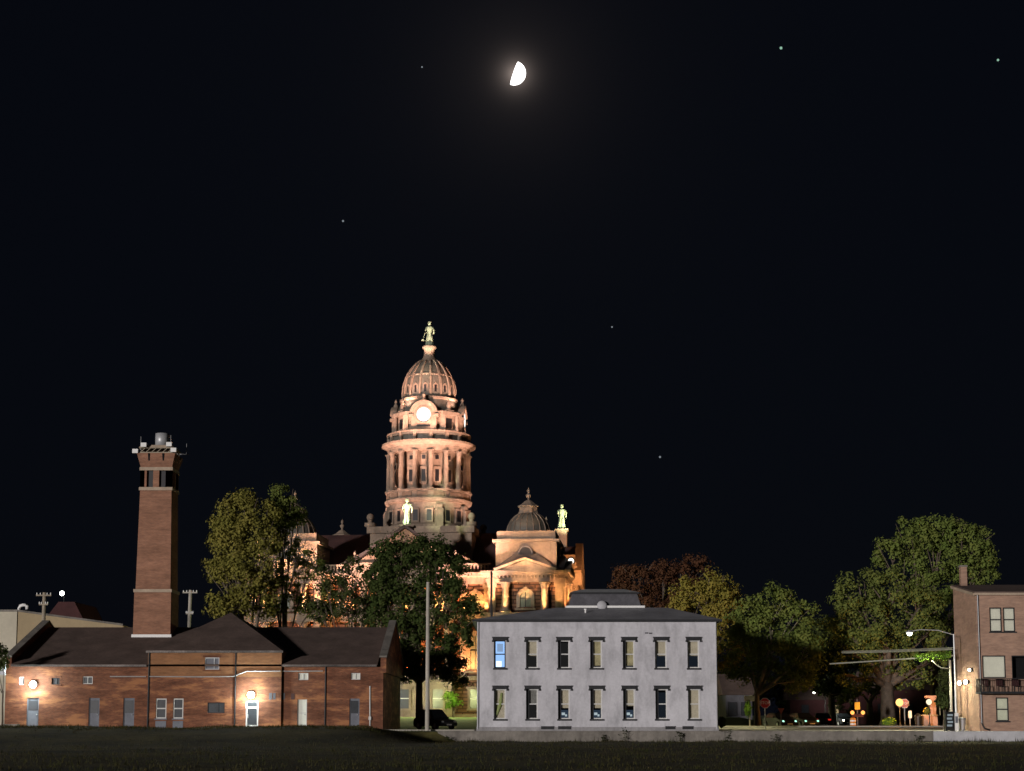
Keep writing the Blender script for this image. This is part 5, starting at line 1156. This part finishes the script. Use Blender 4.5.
# salmon entrance wall with pillar
t = thing('garden_wall', 'low salmon brick wall with tall square pillar lit by the globe lamp', 'wall', (xat(930, 150.8), 150.8, -.15))
a, b = xat(922, 150.6), xat(937, 150.6); MB().box(a, b, 150.6, 151.1, -.15, zat(716, 150.6)).build('wall_body', M['pinkb'], t); MB().box(a-.06, b+.06, 150.55, 151.15, zat(716, 150.6)+.001, zat(714.6, 150.6)).build('coping', M['limestone'], t)
a, b = xat(931.5, 150.7), xat(937.2, 150.7); mb = MB().box(a, b, 151.2, 151.75, -.15, zat(698, 150.7)); pl = mb.build('pillar', M['pinkb'], t); MB().box(a-.35, b+.12, 151.15, 151.8, zat(698, 150.7)+.001, zat(695.5, 150.7)).build('pillar_cap', M['pinkb'], pl)
p = at(918, 716, 150.2); t = thing('litter_bin', 'dark round litter bin left of the salmon wall', 'bin', (p.x, 150.2, -.12)); MB().lathe([(.3, 0), (.34, 1.0)], 12, (p.x, 150.2, -.12)).build('bin_body', M['black'], t); MB().lathe([(.36, 1.001), (.36, 1.1), (.2, 1.3), (.05, 1.4)], 12, (p.x, 150.2, -.12)).build('lid', M['black'], t)
p = at(910, 715, 151); t = thing('notice_board', 'small white lit notice panel between the pink sign and the litter bin', 'sign', (p.x, 151, -.15)); MB().box(p.x-.04, p.x+.04, 151.03, 151.1, -.15, p.z+.3).build('post', M['metal_g'], t); MB().box(p.x-.16, p.x+.16, 150.99, 151.025, p.z-.3, p.z+.4).build('board', M['signw'], t)
# black kiosk cabinet with lit glass front
p = at(949, 720, 121.5); t = thing('display_cabinet', 'black framed cabinet with lit glass front beside the brick corner', 'cabinet', (p.x, 121.5, -.08))
a, b, z0, z1 = xat(945, 121.5), xat(953.6, 121.5), -.08, zat(711.6, 121.5); MB().box(a, b, 121.5, 122.0, z0, z1).build('cabinet_body', M['black'], t)
for q in range(4): MB().box(a+.1+.05*(q % 2), b-.1-.06*((q+1) % 2), 121.48, 121.497, z0+.32+.26*q, z0+.47+.26*q).build('lit_shelf', M['kiosk'], t)
p = at(957, 719, 121.5); t = thing('vending_machine', 'narrow white machine beside the black display cabinet', 'machine', (p.x, 121.5, -.08)); a, b = xat(954.5, 121.5), xat(958.3, 121.5); MB().box(a, b, 121.6, 122.0, -.08, zat(713, 121.5)).build('machine_body', M['signw'], t); MB().box(a+.04, b-.04, 121.58, 121.597, .5, 1.0).build('machine_front', M['gpaint'], t)
# overhead cables lit by the street lamp
def cable(p0, p1, Y0, Y1, sag, r, label, strands, m, leafy=False):
    a, b = at(*p0, Y0), at(*p1, Y1); t = thing('overhead_cable', label, 'cable', a.lerp(b, .5), 'overhead cables')
    for k in range(strands):
        mb = MB(); off = Vector((0, (k % 2)*.25, (k-(strands-1)/2)*r*2.3)); pts = []
        for q in range(13):
            u = q/12; pts.append(a.lerp(b, u)+off-Vector((0, 0, sag*4*u*(1-u))))
        mb.tube(pts, r, 6); mb.build('strand', m, t, True)
    if leafy:
        mb = MB()
        for _ in range(900):
            u = random.uniform(.70, .98); p = a.lerp(b, u)+Vector((0, random.gauss(0, .2), random.gauss(.05, .13))); d = Vector((random.gauss(0, 1), random.gauss(0, 1), random.gauss(0, 1))).normalized(); e = d.orthogonal().normalized(); s = random.uniform(.1, .25)
            mb.quad(p-d*s*.5, p+e*s*.35, p+d*s*.5, p-e*s*.35)
        mb.build('creeper', LF_b, t)
    return t
M['cab'] = mat('pale_cable_sheath', (.26, .26, .20), .5, .15, 3)
cable((842, 652.2), (953, 648.6), 131, 124, .03, .032, 'upper bundle of pale overhead cables under the street lamp', 3, M['cab'])
cable((830, 663.8), (953, 655.5), 131, 123.5, .02, .07, 'thick lower overhead cable overgrown with bright green creeper', 1, M['cab'], True)
a = at(932, 661, 123.3); t = thing('overhead_cable', 'short pale cable hanging in a curve beside the lamp pole', 'cable', a); mb = MB(); mb.tube([at(932, 660.5, 123.3), at(936, 664.5, 123.3), at(941, 667.8, 123.3), at(950, 668.6, 123.3)], .05, 6); mb.build('strand', M['cab'], t, True)
pole(949.8, 660, 124.5, .2, 'short pale post beside the street lamp pole', 'wood_p')

# ------------------------------------------------------------------ cars
def car(px, Y, rz, label, paint, headm, tailm=None, suv=False):
    x = xat(px, Y, 720); t = thing('parked_car', label, 'car', (x, Y, -.145), 'cars in the dark street'); T = Matrix.Translation((x, Y, -.145)) @ Matrix.Rotation(rz, 4, 'Z')   # car nose towards local -y
    h = 1.75 if suv else 1.45
    def bd(mb, name, m, parent=t, smooth=False): mb.xf(T); return mb.build(name, M[m], parent, smooth)
    def sec(mb, prof, w0, w1):
        n = len(prof); i = len(mb.v); zs = [p[1] for p in prof]; lo, hi = min(zs), max(zs)
        for s_ in (-1, 1):
            for y, z in prof: mb.v.append((s_*(w0+(w1-w0)*(z-lo)/(hi-lo)), y, z))
        mb.f += [tuple(i+k for k in range(n)), tuple(i+n+k for k in reversed(range(n)))]+[(i+(k+1) % n, i+k, i+n+k, i+n+(k+1) % n) for k in range(n)]
    mb = MB(); sec(mb, [(-2.2, .3), (-2.28, .55), (-2.15, .75), (-1.1, .92), (-.95, .96), (2.0, 1.0), (2.2, .9), (2.25, .5), (2.15, .3)], .86, .80); body = bd(mb, 'body', paint)
    mb = MB(); sec(mb, [(-1.0, .955), (-.2, h-.05), (.2, h), (1.35 if not suv else 1.8, h-.03), (2.0, 1.0)], .78, .60); bd(mb, 'cabin', paint)
    mb = MB(); mb.quad((-.68, -.97, 1.02), (.68, -.97, 1.02), (.56, -.30, h-.10), (-.56, -.30, h-.10)); bd(mb, 'windscreen', 'dglass')
    for s_ in (-1, 1):
        mb = MB(); mb.quad((s_*.785, -.75, 1.02), (s_*.785, 1.6, 1.04), (s_*.64, 1.3, h-.12), (s_*.635, -.15, h-.12)); bd(mb, 'side_window', 'dglass')
        mb = MB(); mb.box(s_*.88, s_*1.02, -.75, -.62, .98, 1.1); bd(mb, 'mirror', paint)
        mb = MB(); mb.ball((s_*.62, -2.16, .66), .14, 8, .7); bd(mb, 'headlight', headm, smooth=True)
        mb = MB(); mb.box(s_*.5, s_*.8, 2.2, 2.27, .7, .85); bd(mb, 'tail_light', tailm or 'stopred')
        for yy in (-1.4, 1.35):
            mb = MB(); mb.lathe([(.33, -.11), (.34, 0), (.33, .11)], 16); mb.xf(Matrix.Translation((s_*.80, yy, .335)) @ Matrix.Rotation(PI/2, 4, 'Y')); w = bd(mb, 'wheel', 'rubber')
            mb = MB(); mb.lathe([(.2, -.125), (.2, .125)], 10); mb.xf(Matrix.Translation((s_*.80, yy, .335)) @ Matrix.Rotation(PI/2, 4, 'Y')); bd(mb, 'rim', 'metal_g', w)
    mb = MB(); mb.box(-.55, .55, -2.30, -2.2, .45, .62); bd(mb, 'grille', 'black')
    mb = MB(); mb.box(-.26, .26, -2.325, -2.302, .36, .48); bd(mb, 'number_plate', 'signw')
    return t
car(780, 152, R(14), 'dark car with greenish headlights parked right of the stop sign', 'carblack', 'head')
car(803, 156, R(12), 'dark car with greenish headlights right of the first parked car', 'cargrey', 'head')
car(822, 168, R(172), 'dark car showing its red rear lights farther down the street', 'carblack', 'lamp_y' if False else 'signw', 'tail')
car(842, 176, R(8), 'distant dark car with small pale headlights behind the traffic drum', 'carblack', 'lamp_y')
car(435, 141, R(35), 'dark parked sport utility car below the tree left of the white building', 'carblack', 'signw', None, True)

# ------------------------------------------------------------------ far dark houses closing the side street
def house(px0, px1, py, Y, m, label, roof='shingle', lit=()):
    x0, x1, z = xat(px0, Y), xat(px1, Y), zat(py, Y); t = thing('far_house', label, 'house', ((x0+x1)/2, Y, -.16), 'dark houses beyond the trees')
    MB().box(x0, x1, Y, Y+9, -.16, z).build('wall', m, t); mb = MB(); mb.poly_x([(Y-.4, z+.003), (Y+9.4, z+.003), (Y+4.5, z+2.6)], x0-.4, x1+.4); mb.build('roof', M[roof], t)
    n = max(2, int((x1-x0)/3))
    for q in range(n):
        xx = x0+(q+.5)*(x1-x0)/n; o = MB().box(xx-.55, xx+.55, Y-.06, Y-.003, 1.0, 2.6).build('window', M['trim_d'], t); MB().box(xx-.47, xx+.47, Y-.08, Y-.062, 1.08, 2.52).build('pane', M['lamp_dim'] if q in lit else M['dglass'], o)
M['lamp_dim'] = emit('dim_warm_window', (1, .75, .4), .35)
house(726, 752, 695, 190, M['slate_d'], 'low dark house behind the shrub left of the stop sign')
house(790, 850, 700, 235, M['maroon'], 'dark low house at the end of the street behind the cars', lit=(1, 3))
house(868, 950, 690, 215, M['maroon'], 'dark maroon house behind the massive tree trunk at the right', lit=(2,))
bpy.context.view_layer.update()
